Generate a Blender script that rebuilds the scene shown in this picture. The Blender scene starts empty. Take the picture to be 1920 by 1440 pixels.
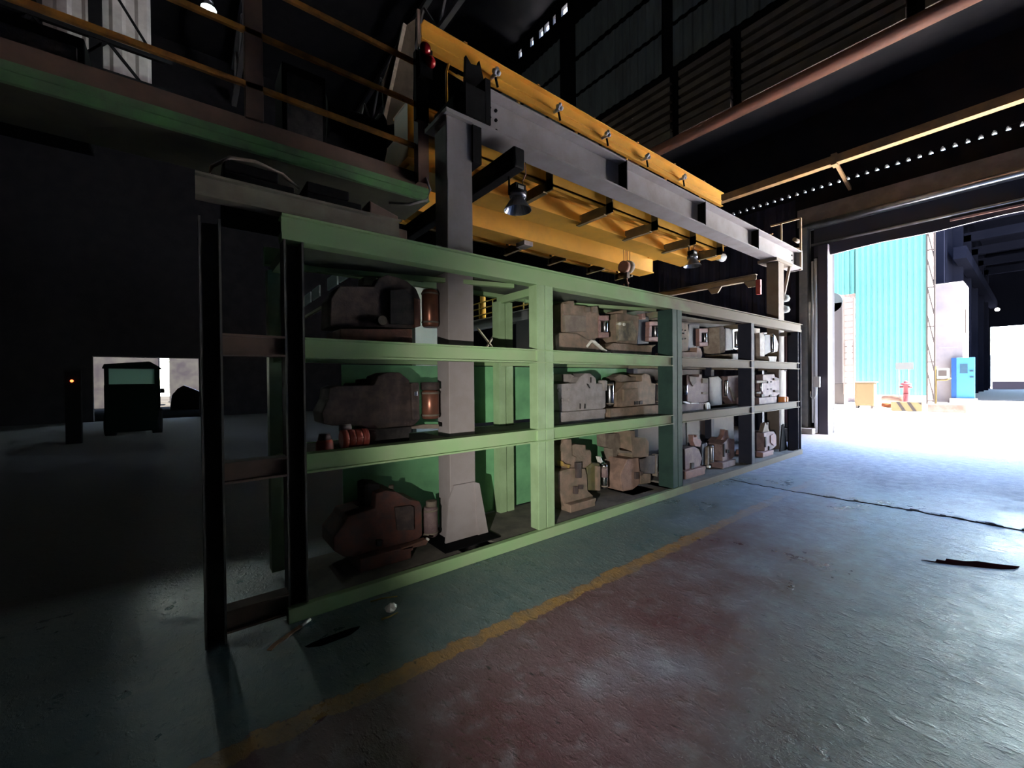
import bpy, bmesh, math, random
from mathutils import Vector, Matrix
random.seed(7)
S = bpy.context.scene
COL = S.collection

# ---------------------------------------------------------------- camera
FPX = 775.0
YAW, PIT, ROLL = math.radians(51.9), math.radians(-0.51), math.radians(-0.57)
F = Vector((math.cos(YAW)*math.cos(PIT), math.sin(YAW)*math.cos(PIT), math.sin(PIT)))
R = Vector((math.sin(YAW), -math.cos(YAW), 0.0))
U = R.cross(F)
R2 = R*math.cos(ROLL) + U*math.sin(ROLL)
U2 = -R*math.sin(ROLL) + U*math.cos(ROLL)
cam = bpy.data.cameras.new('camera')
camo = bpy.data.objects.new('camera', cam)
COL.objects.link(camo)
m = Matrix.Identity(4)
for i in range(3):
    m[i][0], m[i][1], m[i][2] = R2[i], U2[i], -F[i]
m.translation = Vector((0, 0, 1.6))
camo.matrix_world = m
cam.sensor_fit = 'HORIZONTAL'
cam.sensor_width = 36.0
cam.lens = FPX*36.0/1920.0
cam.clip_end = 400
cam.clip_start = 0.05
S.camera = camo

# ---------------------------------------------------------------- view, world, sun, lamps
S.view_settings.view_transform = 'Standard'
S.view_settings.look = 'None'
S.view_settings.gamma = 1.0
S.view_settings.use_curve_mapping = False
S.view_settings.exposure = 0.45
W = bpy.data.worlds.new('sky'); S.world = W; W.use_nodes = True
nt = W.node_tree; nt.nodes.clear()
so = nt.nodes.new('ShaderNodeOutputWorld'); bg = nt.nodes.new('ShaderNodeBackground')
sk = nt.nodes.new('ShaderNodeTexSky'); sk.sky_type = 'NISHITA'; sk.sun_disc = False
sk.sun_elevation = math.radians(58); sk.sun_rotation = math.radians(180)
bg.inputs['Strength'].default_value = 6.5
nt.links.new(sk.outputs[0], bg.inputs[0]); nt.links.new(bg.outputs[0], so.inputs[0])

def lamp(name, kind, loc, target, power, color=(1, 1, 1), **kw):
    l = bpy.data.lights.new(name, kind); l.energy = power; l.color = color
    for k, v in kw.items(): setattr(l, k, v)
    o = bpy.data.objects.new(name, l); COL.objects.link(o); o.location = loc
    o.rotation_euler = (Vector(target)-Vector(loc)).to_track_quat('-Z', 'Y').to_euler()
    return o
lamp('sun', 'SUN', (40, -30, 60), (40, 5, 0), 280.0, (1, .96, .9), angle=math.radians(.6))
# hand torch held just left of the photographer, aimed at the middle of the rack
lamp('work_torch', 'SPOT', (-1.1, -0.1, 1.15), (4.2, 3.1, 1.05), 860.0, (1, .97, .88),
     spot_size=math.radians(56), spot_blend=1.0, shadow_soft_size=.02)

# ---------------------------------------------------------------- materials
MATS = {}
def mat(name, col, rough=.6, metal=0.0, col2=None, scale=6.0, bump=0.0, bscale=40.0, emit=None, lo=.4, hi=.62, stretch=None, spec=.5):
    if name in MATS: return MATS[name]
    mt = bpy.data.materials.new(name); mt.use_nodes = True
    n = mt.node_tree; b = n.nodes['Principled BSDF']; L = n.links
    b.inputs['Base Color'].default_value = (*col, 1)
    b.inputs['Roughness'].default_value = rough
    b.inputs['Metallic'].default_value = metal
    b.inputs['Specular IOR Level'].default_value = spec
    tc = n.nodes.new('ShaderNodeTexCoord'); src = tc.outputs['Object']
    if stretch:
        mp = n.nodes.new('ShaderNodeMapping'); mp.inputs['Scale'].default_value = stretch
        L.new(src, mp.inputs[0]); src = mp.outputs[0]
    if col2:
        t = n.nodes.new('ShaderNodeTexNoise'); t.inputs['Scale'].default_value = scale
        t.inputs['Detail'].default_value = 6; t.inputs['Roughness'].default_value = .6
        L.new(src, t.inputs['Vector'])
        r = n.nodes.new('ShaderNodeValToRGB')
        r.color_ramp.elements[0].position = lo; r.color_ramp.elements[0].color = (*col, 1)
        r.color_ramp.elements[1].position = hi; r.color_ramp.elements[1].color = (*col2, 1)
        L.new(t.outputs['Fac'], r.inputs[0]); L.new(r.outputs[0], b.inputs['Base Color'])
    if bump:
        t = n.nodes.new('ShaderNodeTexNoise'); t.inputs['Scale'].default_value = bscale
        t.inputs['Detail'].default_value = 4
        L.new(src, t.inputs['Vector'])
        bp = n.nodes.new('ShaderNodeBump'); bp.inputs['Strength'].default_value = bump
        bp.inputs['Distance'].default_value = .01
        L.new(t.outputs['Fac'], bp.inputs['Height']); L.new(bp.outputs[0], b.inputs['Normal'])
    if emit:
        b.inputs['Emission Color'].default_value = (*emit[0], 1)
        b.inputs['Emission Strength'].default_value = emit[1]
    MATS[name] = mt
    return mt

def rack_mat():
    """green paint, dusted beige towards the door end of the rack"""
    mt = bpy.data.materials.new('rack_paint'); mt.use_nodes = True
    n = mt.node_tree; L = n.links; b = n.nodes['Principled BSDF']; b.inputs['Roughness'].default_value = .75; b.inputs['Specular IOR Level'].default_value = .12
    tc = n.nodes.new('ShaderNodeTexCoord'); sp = n.nodes.new('ShaderNodeSeparateXYZ')
    L.new(tc.outputs['Object'], sp.inputs[0])
    no = n.nodes.new('ShaderNodeTexNoise'); no.inputs['Scale'].default_value = 3; no.inputs['Detail'].default_value = 5
    L.new(tc.outputs['Object'], no.inputs['Vector'])
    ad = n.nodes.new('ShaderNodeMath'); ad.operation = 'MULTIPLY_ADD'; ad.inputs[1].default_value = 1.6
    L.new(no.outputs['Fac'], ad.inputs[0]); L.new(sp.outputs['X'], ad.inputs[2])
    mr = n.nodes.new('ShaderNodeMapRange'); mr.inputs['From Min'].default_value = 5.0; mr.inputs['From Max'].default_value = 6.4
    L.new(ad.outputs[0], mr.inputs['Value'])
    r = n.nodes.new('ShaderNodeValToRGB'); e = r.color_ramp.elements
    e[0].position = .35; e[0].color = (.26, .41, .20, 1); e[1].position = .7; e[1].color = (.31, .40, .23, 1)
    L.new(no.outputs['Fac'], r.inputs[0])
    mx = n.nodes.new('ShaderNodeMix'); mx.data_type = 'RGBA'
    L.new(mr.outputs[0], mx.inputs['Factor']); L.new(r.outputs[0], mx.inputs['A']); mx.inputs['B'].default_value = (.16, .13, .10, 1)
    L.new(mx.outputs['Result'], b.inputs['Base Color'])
    return mt
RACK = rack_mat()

def floor_mat():
    mt = bpy.data.materials.new('painted_floor'); mt.use_nodes = True
    n = mt.node_tree; L = n.links; b = n.nodes['Principled BSDF']
    def N(t, **k):
        x = n.nodes.new(t)
        for a, v in k.items(): setattr(x, a, v)
        return x
    def noise(scale, det=5, rough=.6, st=None, rot=0):
        t = N('ShaderNodeTexNoise'); t.inputs['Scale'].default_value = scale; t.inputs['Detail'].default_value = det; t.inputs['Roughness'].default_value = rough
        v = tc.outputs['Object']
        if st:
            mp = N('ShaderNodeMapping'); mp.inputs['Scale'].default_value = st; mp.inputs['Rotation'].default_value = (0, 0, rot)
            L.new(v, mp.inputs[0]); v = mp.outputs[0]
        L.new(v, t.inputs['Vector']); return t.outputs['Fac']
    def mr(v, a, b_, c=0.0, d=1.0):
        x = N('ShaderNodeMapRange'); x.inputs['From Min'].default_value = a; x.inputs['From Max'].default_value = b_
        x.inputs['To Min'].default_value = c; x.inputs['To Max'].default_value = d
        L.new(v, x.inputs['Value']); return x.outputs[0]
    def math_(op, a, b_):
        x = N('ShaderNodeMath', operation=op)
        for i, v in enumerate((a, b_)):
            if isinstance(v, (int, float)): x.inputs[i].default_value = v
            else: L.new(v, x.inputs[i])
        return x.outputs[0]
    def mix(f, a, b_):
        x = N('ShaderNodeMix', data_type='RGBA')
        L.new(f, x.inputs['Factor'])
        for k, v in (('A', a), ('B', b_)):
            if isinstance(v, tuple): x.inputs[k].default_value = (*v, 1)
            else: L.new(v, x.inputs[k])
        return x.outputs['Result']
    tc = N('ShaderNodeTexCoord'); sp = N('ShaderNodeSeparateXYZ'); L.new(tc.outputs['Object'], sp.inputs[0])
    X, Y = sp.outputs['X'], sp.outputs['Y']
    n1 = noise(1.1, 6); n2 = noise(7, 6, .65); n3 = noise(28, 3, .5, (1, .45, 1), .5)
    jit = mr(n2, .3, .7, -.035, .035)
    Yj = math_('ADD', Y, jit)
    red = mix(mr(n1, .4, .62), (.12, .055, .07), (.17, .115, .14))
    red = mix(mr(n2, .52, .7), red, (.2, .17, .2))
    blue = mix(mr(n2, .4, .65), (.09, .14, .165), (.15, .19, .2))
    line = mix(mr(n2, .42, .68), (.36, .20, .07), (.2, .14, .1))
    c = mix(mr(Yj, 2.205, 2.215), red, blue)
    l1 = math_('MULTIPLY', mr(Yj, 2.08, 2.09), mr(Yj, 2.21, 2.20))
    l1 = math_('MULTIPLY', l1, mr(X, 6.5, 7.6, 1, .25))
    c = mix(l1, c, line)
    door_sheen = mr(math_('ADD', math_('SUBTRACT', math_('MULTIPLY', X, .55), Y), mr(n1, .3, .7, -1.6, 1.6)), -.1, 2.4, 0, .7)  # bluish doorway sheen painted into the floor colour
    c = mix(door_sheen, c, mix(mr(n2, .4, .65), (.19, .26, .40), (.36, .46, .62)))
    # beyond the joint the slab is worn and pale
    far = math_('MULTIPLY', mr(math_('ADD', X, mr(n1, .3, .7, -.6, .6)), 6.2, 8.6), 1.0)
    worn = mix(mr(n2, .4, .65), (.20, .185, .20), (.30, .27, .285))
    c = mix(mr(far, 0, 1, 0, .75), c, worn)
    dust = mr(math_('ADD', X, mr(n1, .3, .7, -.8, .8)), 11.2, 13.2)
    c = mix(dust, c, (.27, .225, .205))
    # oily dark flecks
    c = mix(mr(n3, .66, .76), c, (.02, .02, .03))
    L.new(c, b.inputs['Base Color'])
    rg = math_('ADD', mr(n1, .35, .65, .24, .38), mr(n2, .4, .7, 0, .12))
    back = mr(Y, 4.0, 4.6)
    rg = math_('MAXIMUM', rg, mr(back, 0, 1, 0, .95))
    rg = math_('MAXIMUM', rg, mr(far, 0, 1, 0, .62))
    c = mix(back, c, (.035, .03, .03))  # darkness of the unlit hall painted into the floor behind the rack
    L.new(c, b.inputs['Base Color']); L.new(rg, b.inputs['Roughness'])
    L.new(mr(far, 0, 1, .9, .2), b.inputs['Specular IOR Level'])
    hh = math_('ADD', math_('MULTIPLY', noise(10, 8, .78, (1, .6, 1), .9), .8), math_('MULTIPLY', mr(noise(22, 4, .6, (1, .55, 1), .4), .55, .72), .28))
    bp = N('ShaderNodeBump'); bp.inputs['Strength'].default_value = .7; bp.inputs['Distance'].default_value = .03
    L.new(hh, bp.inputs['Height']); L.new(bp.outputs[0], b.inputs['Normal'])
    return mt

def M(k):
    T = {
     'dark': ((.045, .034, .034), .7, 0, (.085, .06, .055)),
     'dark2': ((.018, .016, .018), .7, 0, (.04, .035, .035)),
     'dust': ((.21, .17, .135), .8, 0, (.14, .11, .09)),
     'rust': ((.16, .075, .055), .7, 0, (.10, .055, .045)),
     'red': ((.11, .045, .035), .7, 0, (.07, .04, .038)),
     'copper': ((.30, .12, .08), .32, .55, (.22, .1, .07)),
     'mauve': ((.15, .10, .105), .65, 0, (.22, .155, .15)),
     'pale': ((.62, .60, .55), .5, 0, None),
     'white': ((.75, .74, .72), .45, 0, None),
     'tan': ((.24, .165, .125), .75, 0, (.15, .12, .085)),
     'mottle': ((.30, .25, .17), .7, 0, (.12, .11, .09)),
     'rosy': ((.27, .145, .13), .65, 0, (.19, .12, .11)),
     'rosyt': ((.30, .19, .15), .7, 0, (.2, .13, .105)),
     'steel': ((.55, .55, .57), .22, 1.0, (.4, .4, .42)),
     'steeld': ((.25, .25, .28), .35, .8, None),
     'navy': ((.018, .02, .032), .6, 0, (.035, .035, .05)),
     'greyp': ((.30, .265, .255), .6, 0, (.22, .195, .19)),
     'olive': ((.13, .115, .05), .7, 0, (.09, .085, .05)),
     'ochre': ((.33, .22, .06), .6, 0, (.25, .15, .06)),
     'cream': ((.40, .33, .27), .6, 0, (.25, .19, .16)),
    }
    c, r, mtl, c2 = T[k]
    return mat('machine_'+k, c, r, mtl, c2, 9, .25 if mtl < .5 else 0, 60, spec=.2)

YEL = mat('crane_yellow', (.92, .45, .055), .5, 0, (.78, .38, .06), 3, .05, 30, lo=.45, hi=.75)
GREY = mat('gantry_grey', (.30, .265, .27), .6, 0, (.25, .215, .21), 2.5, .08, 60, spec=.25)
BLK = mat('black_steel', (.003, .003, .004), .8, 0, (.005, .005, .006), 8, spec=.05)
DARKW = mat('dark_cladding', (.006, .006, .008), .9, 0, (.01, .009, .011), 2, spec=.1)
CLAD = mat('grey_cladding', (.24, .27, .28), .7, 0, (.19, .2, .21), 2, stretch=(1, 1, .3))
BROWN = mat('brown_steel', (.085, .05, .038), .7, 0, (.12, .065, .045), 5)
ORAIL = mat('orange_rail', (.6, .24, .04), .6, 0, (.3, .12, .03), 8)
PINKB = mat('salmon_beam', (.52, .21, .12), .6, 0, (.42, .19, .12), 3)
TANB = mat('tan_beam', (.45, .25, .10), .6, 0, (.3, .17, .08), 3)
STEEL = mat('bright_steel', (.6, .6, .6), .3, .9, (.45, .44, .43), 5)
DULL = mat('galvanised', (.2, .195, .19), .5, .3, (.25, .24, .22), 5, spec=.2)
GPANEL = mat('green_panel', (.17, .42, .20), .6, 0, (.12, .30, .15), 2.5)
BPANEL = mat('brown_panel', (.12, .09, .085), .7, 0, (.085, .065, .065), 2.5)
DUSTP = mat('dusty_plate', (.16, .14, .12), .85, 0, (.10, .09, .08), 5, .2, 50)
BEIGE = mat('beige_steel', (.17, .135, .11), .7, 0, (.14, .11, .09), 4, spec=.15)
WHITEP = mat('white_paint', (.8, .78, .75), .5)

# ---------------------------------------------------------------- mesh builder
class MB:
    def __init__(s): s.v = []; s.f = []; s.sm = []
    def face(s, pts, smooth=False):
        i = len(s.v); s.v += [Vector(p) for p in pts]; s.f.append(tuple(range(i, i+len(pts)))); s.sm.append(smooth)
    def box(s, x0, x1, y0, y1, z0, z1):
        i = len(s.v)
        s.v += [Vector((x, y, z)) for z in (z0, z1) for y in (y0, y1) for x in (x0, x1)]
        for q in ((0, 2, 3, 1), (4, 5, 7, 6), (0, 1, 5, 4), (2, 6, 7, 3), (0, 4, 6, 2), (1, 3, 7, 5)):
            s.f.append(tuple(i+k for k in q)); s.sm.append(False)
        return s
    def bar(s, p, q, w, h):
        """square bar between two points, w wide, h high"""
        p, q = Vector(p), Vector(q); d = (q-p).normalized()
        up = Vector((0, 0, 1)) if abs(d.z) < .95 else Vector((0, 1, 0))
        a = d.cross(up).normalized()*w/2; b = a.cross(d).normalized()*h/2
        i = len(s.v)
        for c in (p, q): s.v += [c-a-b, c+a-b, c+a+b, c-a+b]
        for k in ((0, 3, 2, 1), (4, 5, 6, 7), (0, 1, 5, 4), (1, 2, 6, 5), (2, 3, 7, 6), (3, 0, 4, 7)):
            s.f.append(tuple(i+j for j in k)); s.sm.append(False)
        return s
    def prism(s, pts, a0, a1, axis='Y'):
        """polygon pts swept along axis; pts are (x,z) for Y, (y,z) for X, (x,y) for Z"""
        ar = sum(pts[k][0]*pts[(k+1) % len(pts)][1]-pts[(k+1) % len(pts)][0]*pts[k][1] for k in range(len(pts)))
        if ar < 0: pts = pts[::-1]
        def P(p, a): return Vector((p[0], a, p[1])) if axis == 'Y' else Vector((a, p[0], p[1])) if axis == 'X' else Vector((p[0], p[1], a))
        n = len(pts); i = len(s.v)
        s.v += [P(p, a0) for p in pts]+[P(p, a1) for p in pts]
        fl = axis == 'Y'
        A = tuple(range(i, i+n)); B = tuple(range(i+2*n-1, i+n-1, -1))
        s.f.append(A if fl else A[::-1]); s.f.append(B if fl else B[::-1]); s.sm += [False, False]
        for k in range(n):
            j = (k+1) % n; q = (i+k, i+n+k, i+n+j, i+j)
            s.f.append(q if fl else q[::-1]); s.sm.append(False)
        return s
    def tube(s, pts, r, seg=10, caps=True):
        pts = [Vector(p) for p in pts]; rings = []
        for k, p in enumerate(pts):
            d = (pts[min(k+1, len(pts)-1)]-pts[max(k-1, 0)]).normalized()
            up = Vector((0, 0, 1)) if abs(d.z) < .9 else Vector((1, 0, 0))
            a = d.cross(up).normalized(); b = a.cross(d)
            rr = r[k] if isinstance(r, (list, tuple)) else r
            i = len(s.v); rings.append(i)
            s.v += [p+(a*math.cos(2*math.pi*t/seg)+b*math.sin(2*math.pi*t/seg))*rr for t in range(seg)]
        for k in range(len(rings)-1):
            for t in range(seg):
                u = (t+1) % seg
                s.f.append((rings[k]+t, rings[k+1]+t, rings[k+1]+u, rings[k]+u)[::-1]); s.sm.append(True)
        if caps:
            s.f.append(tuple(rings[0]+t for t in range(seg))); s.f.append(tuple(rings[-1]+t for t in range(seg-1, -1, -1))); s.sm += [False, False]
        return s
    def lathe(s, c, prof, seg=20, cap=True):
        """profile [(r,z)] about a vertical axis at c"""
        return s.tube([(c[0], c[1], c[2]+z) for r, z in prof], [max(r, .0005) for r, z in prof], seg, cap)
    def ball(s, c, r, seg=12, sq=1.0):
        return s.lathe(c, [(r*math.sin(math.pi*k/8), -r*sq*math.cos(math.pi*k/8)) for k in range(9)], seg)
    def ibeam(s, axis, a0, a1, c, z0, z1, w, t=.02):
        """I section along axis; c = centre of web in the other horizontal axis"""
        def bx(c0, c1, za, zb):
            s.box(a0, a1, c0, c1, za, zb) if axis == 'X' else s.box(c0, c1, a0, a1, za, zb)
        bx(c-w/2, c+w/2, z0, z0+t); bx(c-w/2, c+w/2, z1-t, z1); bx(c-t/2, c+t/2, z0+t, z1-t)
        return s
    def corr(s, axis, fixed, a0, a1, z0, z1, pitch=.3, depth=.04, flip=1):
        """ribbed sheet standing upright with real ribs; axis = running direction"""
        n = max(2, int(abs(a1-a0)/pitch)); pts = []
        for k in range(n):
            b = a0+(a1-a0)*k/n; w = (a1-a0)/n
            for q, d in ((0, 0), (.35, 0), (.5, depth), (.85, depth)): pts.append((b+w*q, fixed+flip*d))
        pts.append((a1, fixed))
        th = .012
        for k in range(len(pts)-1):
            (p, d), (q, e) = pts[k], pts[k+1]
            if axis == 'Y': s.prism([(d, p), (e, q), (e+th, q), (d+th, p)], z0, z1, 'Z')
            else: s.prism([(p, d), (q, e), (q, e+th), (p, d+th)], z0, z1, 'Z')
        return s
    def build(s, name, material, parent=None, bevel=0.0, base=None):
        o0 = Vector((0, 0, 0))
        if parent is not None: o0 = WORLD[parent.name]
        elif base is not None: o0 = Vector(base)
        me = bpy.data.meshes.new(name)
        me.from_pydata([tuple(v-o0) for v in s.v], [], s.f)
        for p, k in zip(me.polygons, s.sm): p.use_smooth = k
        me.materials.append(material); me.update()
        bm = bmesh.new(); bm.from_mesh(me); bmesh.ops.recalc_face_normals(bm, faces=bm.faces); bm.to_mesh(me); bm.free()
        o = bpy.data.objects.new(name, me); COL.objects.link(o)
        if parent is not None: o.parent = parent
        else: o.location = o0
        WORLD[o.name] = o0
        if bevel:
            md = o.modifiers.new('bevel', 'BEVEL'); md.width = bevel; md.segments = 2; md.limit_method = 'ANGLE'
        return o
WORLD = {}
def tag(o, label=None, cat=None, group=None, kind=None):
    for k, v in (('label', label), ('category', cat), ('group', group), ('kind', kind)):
        if v: o[k] = v
    return o
def thing(name, label, cat, loc, group=None):
    o = bpy.data.objects.new(name, None); COL.objects.link(o); o.location = loc; o.empty_display_size = .1
    WORLD[o.name] = Vector(loc)
    return tag(o, label, cat, group)
def struct(mb, name, m_): return tag(mb.build(name, m_), kind='structure')
def copy_thing(src, loc, label, parent=None):
    c = src.copy(); COL.objects.link(c)
    if parent is None:
        c.location = loc; c['label'] = label
    else: c.parent = parent
    for ch in list(src.children):
        copy_thing(ch, None, None, c)
    return c

# ================================================================ SETTING
XW = 14.4        # door wall
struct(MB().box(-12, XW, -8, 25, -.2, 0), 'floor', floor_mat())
YARD = mat('yard_concrete', (.78, .76, .72), .9, 0, (.68, .66, .62), .4)
struct(MB().box(XW, 110, -45, 60, -.25, -.012), 'trim_1', YARD)
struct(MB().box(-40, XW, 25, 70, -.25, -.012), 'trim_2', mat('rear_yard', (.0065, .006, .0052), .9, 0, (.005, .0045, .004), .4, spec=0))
w = MB()
w.box(XW, XW+.2, 3.62, 25, 0, 7.04).box(XW, XW+.2, -2.2, 3.62, 5.35, 7.04).box(XW, XW+.2, -8, -2.2, 0, 7.04)
w.box(XW, XW+.2, -8, 25, 7.14, 9.3)
# the eaves gap above the door: daylight shows through between the closers of the ribbed sheet
y = -7.9; k = 0
while y < 7.0:
    w.prism([(y+.05, 7.04), (y+.045, 7.10), (y+.02, 7.14), (y+.2, 7.14), (y+.165, 7.10), (y+.16, 7.04)], XW+.02, XW+.18, 'X')
    y += .203
w.box(XW, XW+.2, y, 25, 7.04, 7.14)
w.box(12.6, XW, -8, 25, 9.2, 9.3)
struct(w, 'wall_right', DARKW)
w = MB().corr('Y', XW-.05, 4.5, 24.9, 0, 6.9, .35, .035)
struct(w, 'trim_3', mat('navy_cladding', (.014, .014, .026), .75, 0, (.022, .019, .032), 1.5, spec=.2))
# upper clad wall with louvres
w = MB().box(12.6, 12.75, -8, 25, 11.0, 16.9).box(12.6, 12.75, -8, 25, 9.3, 11.0)
yy = -8
for a, b in ((12.1, 12.45), (12.8, 12.95), (13.2, 13.5), (13.6, 13.85), (14.25, 14.45), (15.1, 15.3)):
    w.box(12.6, 12.75, yy, a, 16.9, 17.25); yy = b
w.box(12.6, 12.75, yy, 25, 16.9, 17.25); w.box(12.6, 12.75, -8, 25, 17.25, 17.6)
struct(w, 'trim_4', DARKW)
w = MB()
for z0, z1 in ((11.75, 13.05), (13.2, 14.5), (14.7, 16.0)):
    for y0, y1 in ((-7, -2.2), (-1.9, 2.9), (3.2, 7.35), (7.75, 11.6), (12.5, 17), (17.5, 24)):
        w.corr('Y', 12.54, y0, y1, z0, z1, .3, .03)
struct(w, 'trim_5', CLAD)
w = MB()
for j in range(7):
    for y0, y1 in ((-7, -2.2), (-1.9, 1.5), (1.8, 5.2), (5.5, 7.1), (7.4, 10.2), (10.5, 14)):
        w.box(12.42, 12.6, y0, y1, 9.42+j*.3, 9.42+j*.3+(.17 if j else .24))
struct(w, 'trim_6', mat('brown_louvre', (.2, .15, .12), .75, 0, (.28, .22, .17), 2))
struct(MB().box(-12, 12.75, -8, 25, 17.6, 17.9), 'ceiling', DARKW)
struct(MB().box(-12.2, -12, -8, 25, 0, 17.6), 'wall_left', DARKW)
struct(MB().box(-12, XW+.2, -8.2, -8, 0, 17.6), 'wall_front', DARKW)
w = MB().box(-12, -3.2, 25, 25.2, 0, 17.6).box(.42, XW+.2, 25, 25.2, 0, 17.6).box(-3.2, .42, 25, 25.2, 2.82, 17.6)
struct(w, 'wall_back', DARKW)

struct(MB().box(-9, 6, 25.2, 36, 3.3, 3.45).box(-9, -8.8, 25.2, 36, 0, 3.3).box(5.8, 6, 25.2, 36, 0, 3.3), 'trim_9', DARKW)  # canopy added outside the rear opening to keep sky light off the floor

# long steel members of the hall, each a thing
def member(name, mb, m_, label, cat='beam', base=None):
    return tag(mb.build(name, m_, base=base), label, cat)
member('steel_tube', MB().tube([(12.35, -7.9, 9.15), (12.35, 16, 9.15)], .17, 16), PINKB, 'thick salmon pink tube running high up along the foot of the louvred wall', 'tube', (12.35, 4, 9.15))
o = MB().box(12.9, 13.1, -7.9, 9, 7.0, 7.2)
for y in (-3.2, 3.2): o.bar((13.1, y, 7.05), (14.35, y, 6.75), .07, .07).box(12.88, 13.12, y-.06, y+.06, 6.96, 7.24)
member('crane_rail_beam', o, TANB, 'long tan beam on brackets crossing above the open doorway', 'beam', (13, 0, 7.1))
member('header_beam', MB().box(14.2, 14.4, -6, 4.4, 6.0, 6.5), mat('dusty_grey', (.13, .115, .11), .8, 0, (.18, .155, .15), 3), 'dusty grey header beam just above the shutter roller', 'beam', (14.3, 0, 6.25))

# roof trusses far above, seen very dark
TR = mat('truss_steel', (.05, .045, .05), .7)
for i, x in enumerate((-4.0, 2.0, 8.0)):
    tr = thing('roof_truss', ('roof truss nearest the left wall, above the pale wall panels', 'roof truss above the yellow crane end', 'roof truss nearest the louvred wall')[i], 'truss', (x, 8, 16))
    c = MB().box(x-.1, x+.1, -7.8, 24.8, 17.2, 17.4); c.build('top_chord', TR, tr)
    MB().box(x-.1, x+.1, -7.8, 24.8, 15.4, 15.6).build('bottom_chord', TR, tr)
    b = MB()
    for k in range(13):
        y = -7.8+k*2.5
        b.bar((x, y, 15.5), (x, y+1.25, 17.3), .08, .08); b.bar((x, y+1.25, 17.3), (x, y+2.5 if k < 12 else 24.8, 15.5), .08, .08)
    b.build('web_bracing', TR, tr)

# door_1: roller fabric door with its jamb
d = MB()
d.box(14.0, 14.4, 3.62, 3.84, 0, 5.3)
struct(d, 'door_1', mat('door_jamb', (.05, .04, .055), .6))
rl = thing('roller_door', 'rolled up shutter over the doorway with a silver tube and a sagging dark hem', 'shutter', (14.2, 0, 5.9))
MB().tube([(14.1, -2.6, 5.95), (14.1, 4.28, 5.93)], .085, 16).build('roller_tube', STEEL, rl)
MB().tube([(14.2, -2.6, 5.38), (14.2, 4.05, 5.4)], .035, 10).build('guide_tube', STEEL, rl)
h = MB()
ys = [4.0-.5*k for k in range(14)]
prev = None
for k in range(len(ys)-1):
    a, b = ys[k], ys[k+1]
    za, zb = [5.05+.10*min(1, max(0, (3.6-v)/4))+.02*math.sin(v*3) for v in (a, b)]
    h.prism([(a, za), (b, zb), (b, 5.85), (a, 5.85)], 14.22, 14.26, 'X')
h.build('shutter_curtain', mat('dark_fabric', (.03, .028, .04), .7), rl)
MB().bar((14.2, 1.3, 5.27), (14.2, -2.6, 5.27), .05, .05).build('hem_bar', mat('hem_pink', (.5, .3, .25), .5), rl)
MB().box(14.18, 14.3, -2.6, 4.1, 5.85, 5.9).build('curtain_clamp', DULL, rl)

j = thing('door_channel', 'tall worn grey steel channel on the left side of the doorway', 'channel', (14.2, 4.15, 0))
MB().box(14.0, 14.3, 4.1, 4.14, 0, 5.9).build('web', DULL, j); MB().box(14.0, 14.04, 4.14, 4.3, 0, 5.9).build('flange', DULL, j)
tag(MB().tube([(14.05, 3.99, .3), (14.05, 3.99, 4.9)], .028, 10).build('conduit_pipe', WHITEP, base=(14.05, 3.99, .3)), 'thin white conduit pipe nearer the grey channel beside the doorway', 'pipe')
tag(MB().tube([(14.0, 3.9, .02), (14.0, 3.9, 4.95)], .04, 10).build('conduit_pipe', WHITEP, base=(14.0, 3.9, 0)), 'thicker white conduit pipe nearer the doorway opening', 'pipe')
jb = thing('junction_box', 'small cream junction box with a drooping cable beside the doorway', 'box', (13.9, 3.86, 1.3))
MB().box(13.88, 13.96, 3.78, 3.93, 1.32, 1.62).build('casing', mat('cream_box', (.6, .55, .48), .5), jb, .008)
MB().tube([(13.92, 3.86, 1.32), (13.92, 3.87, 1.1), (13.94, 3.95, .98), (13.97, 4.02, 1.05), (14.0, 4.03, 1.2)], .014, 8).build('cable', WHITEP, jb)
tag(MB().box(13.7, 14.35, 3.9, 4.6, 0, .16).build('concrete_kerb', mat('kerb', (.35, .31, .28), .9, 0, (.28, .25, .23), 6), None, .02, (14, 4.2, 0)), 'pale worn concrete kerb block at the left foot of the doorway', 'kerb')

# slab joint with broken edges
cr = MB(); random.seed(3)
pts = []; y = 3.02
while y > -6:
    pts.append((6.72+.05*math.sin(y*2.1)+random.uniform(-.025, .025), y)); y -= .06
for k in range(len(pts)-1):
    (x0, y0), (x1, y1) = pts[k], pts[k+1]; wd = .009+.007*random.random()+(.010 if y0 < 1.6 else 0)
    cr.prism([(x0-wd, y0), (x0+wd, y0), (x1+wd, y1), (x1-wd, y1)], -.01, .003, 'Z')
tag(cr.build('floor_joint', mat('joint_dirt', (.02, .018, .02), .9, spec=0)), kind='structure')
bpy.data.objects['floor_joint'].name = 'trim_7'
cr = MB()
for k in range(0, len(pts)-1):
    if random.random() < .5 and pts[k][1] < 2.2:
        x, y = pts[k]; a = random.uniform(.02, .05); b = random.uniform(.02, .05); xx = x+random.uniform(.02, .07)
        cr.prism([(xx-a*.6, y-b), (xx+a, y-b*.4), (xx+a*.8, y+b*.7), (xx-a*.3, y+b)], 0, random.uniform(.004, .014), 'Z')
o = tag(cr.build('trim_8', mat('spalled_concrete', (.3, .31, .33), .6)), kind='structure')
p = [(5.0, .63), (5.05, .55), (5.12, .55), (5.13, .50), (5.2, .50), (5.24, .40), (5.33, .33), (5.38, .2), (5.45, .1), (5.36, .12), (5.28, .18), (5.2, .27), (5.15, .36), (5.08, .45), (5.04, .52)]
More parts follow.
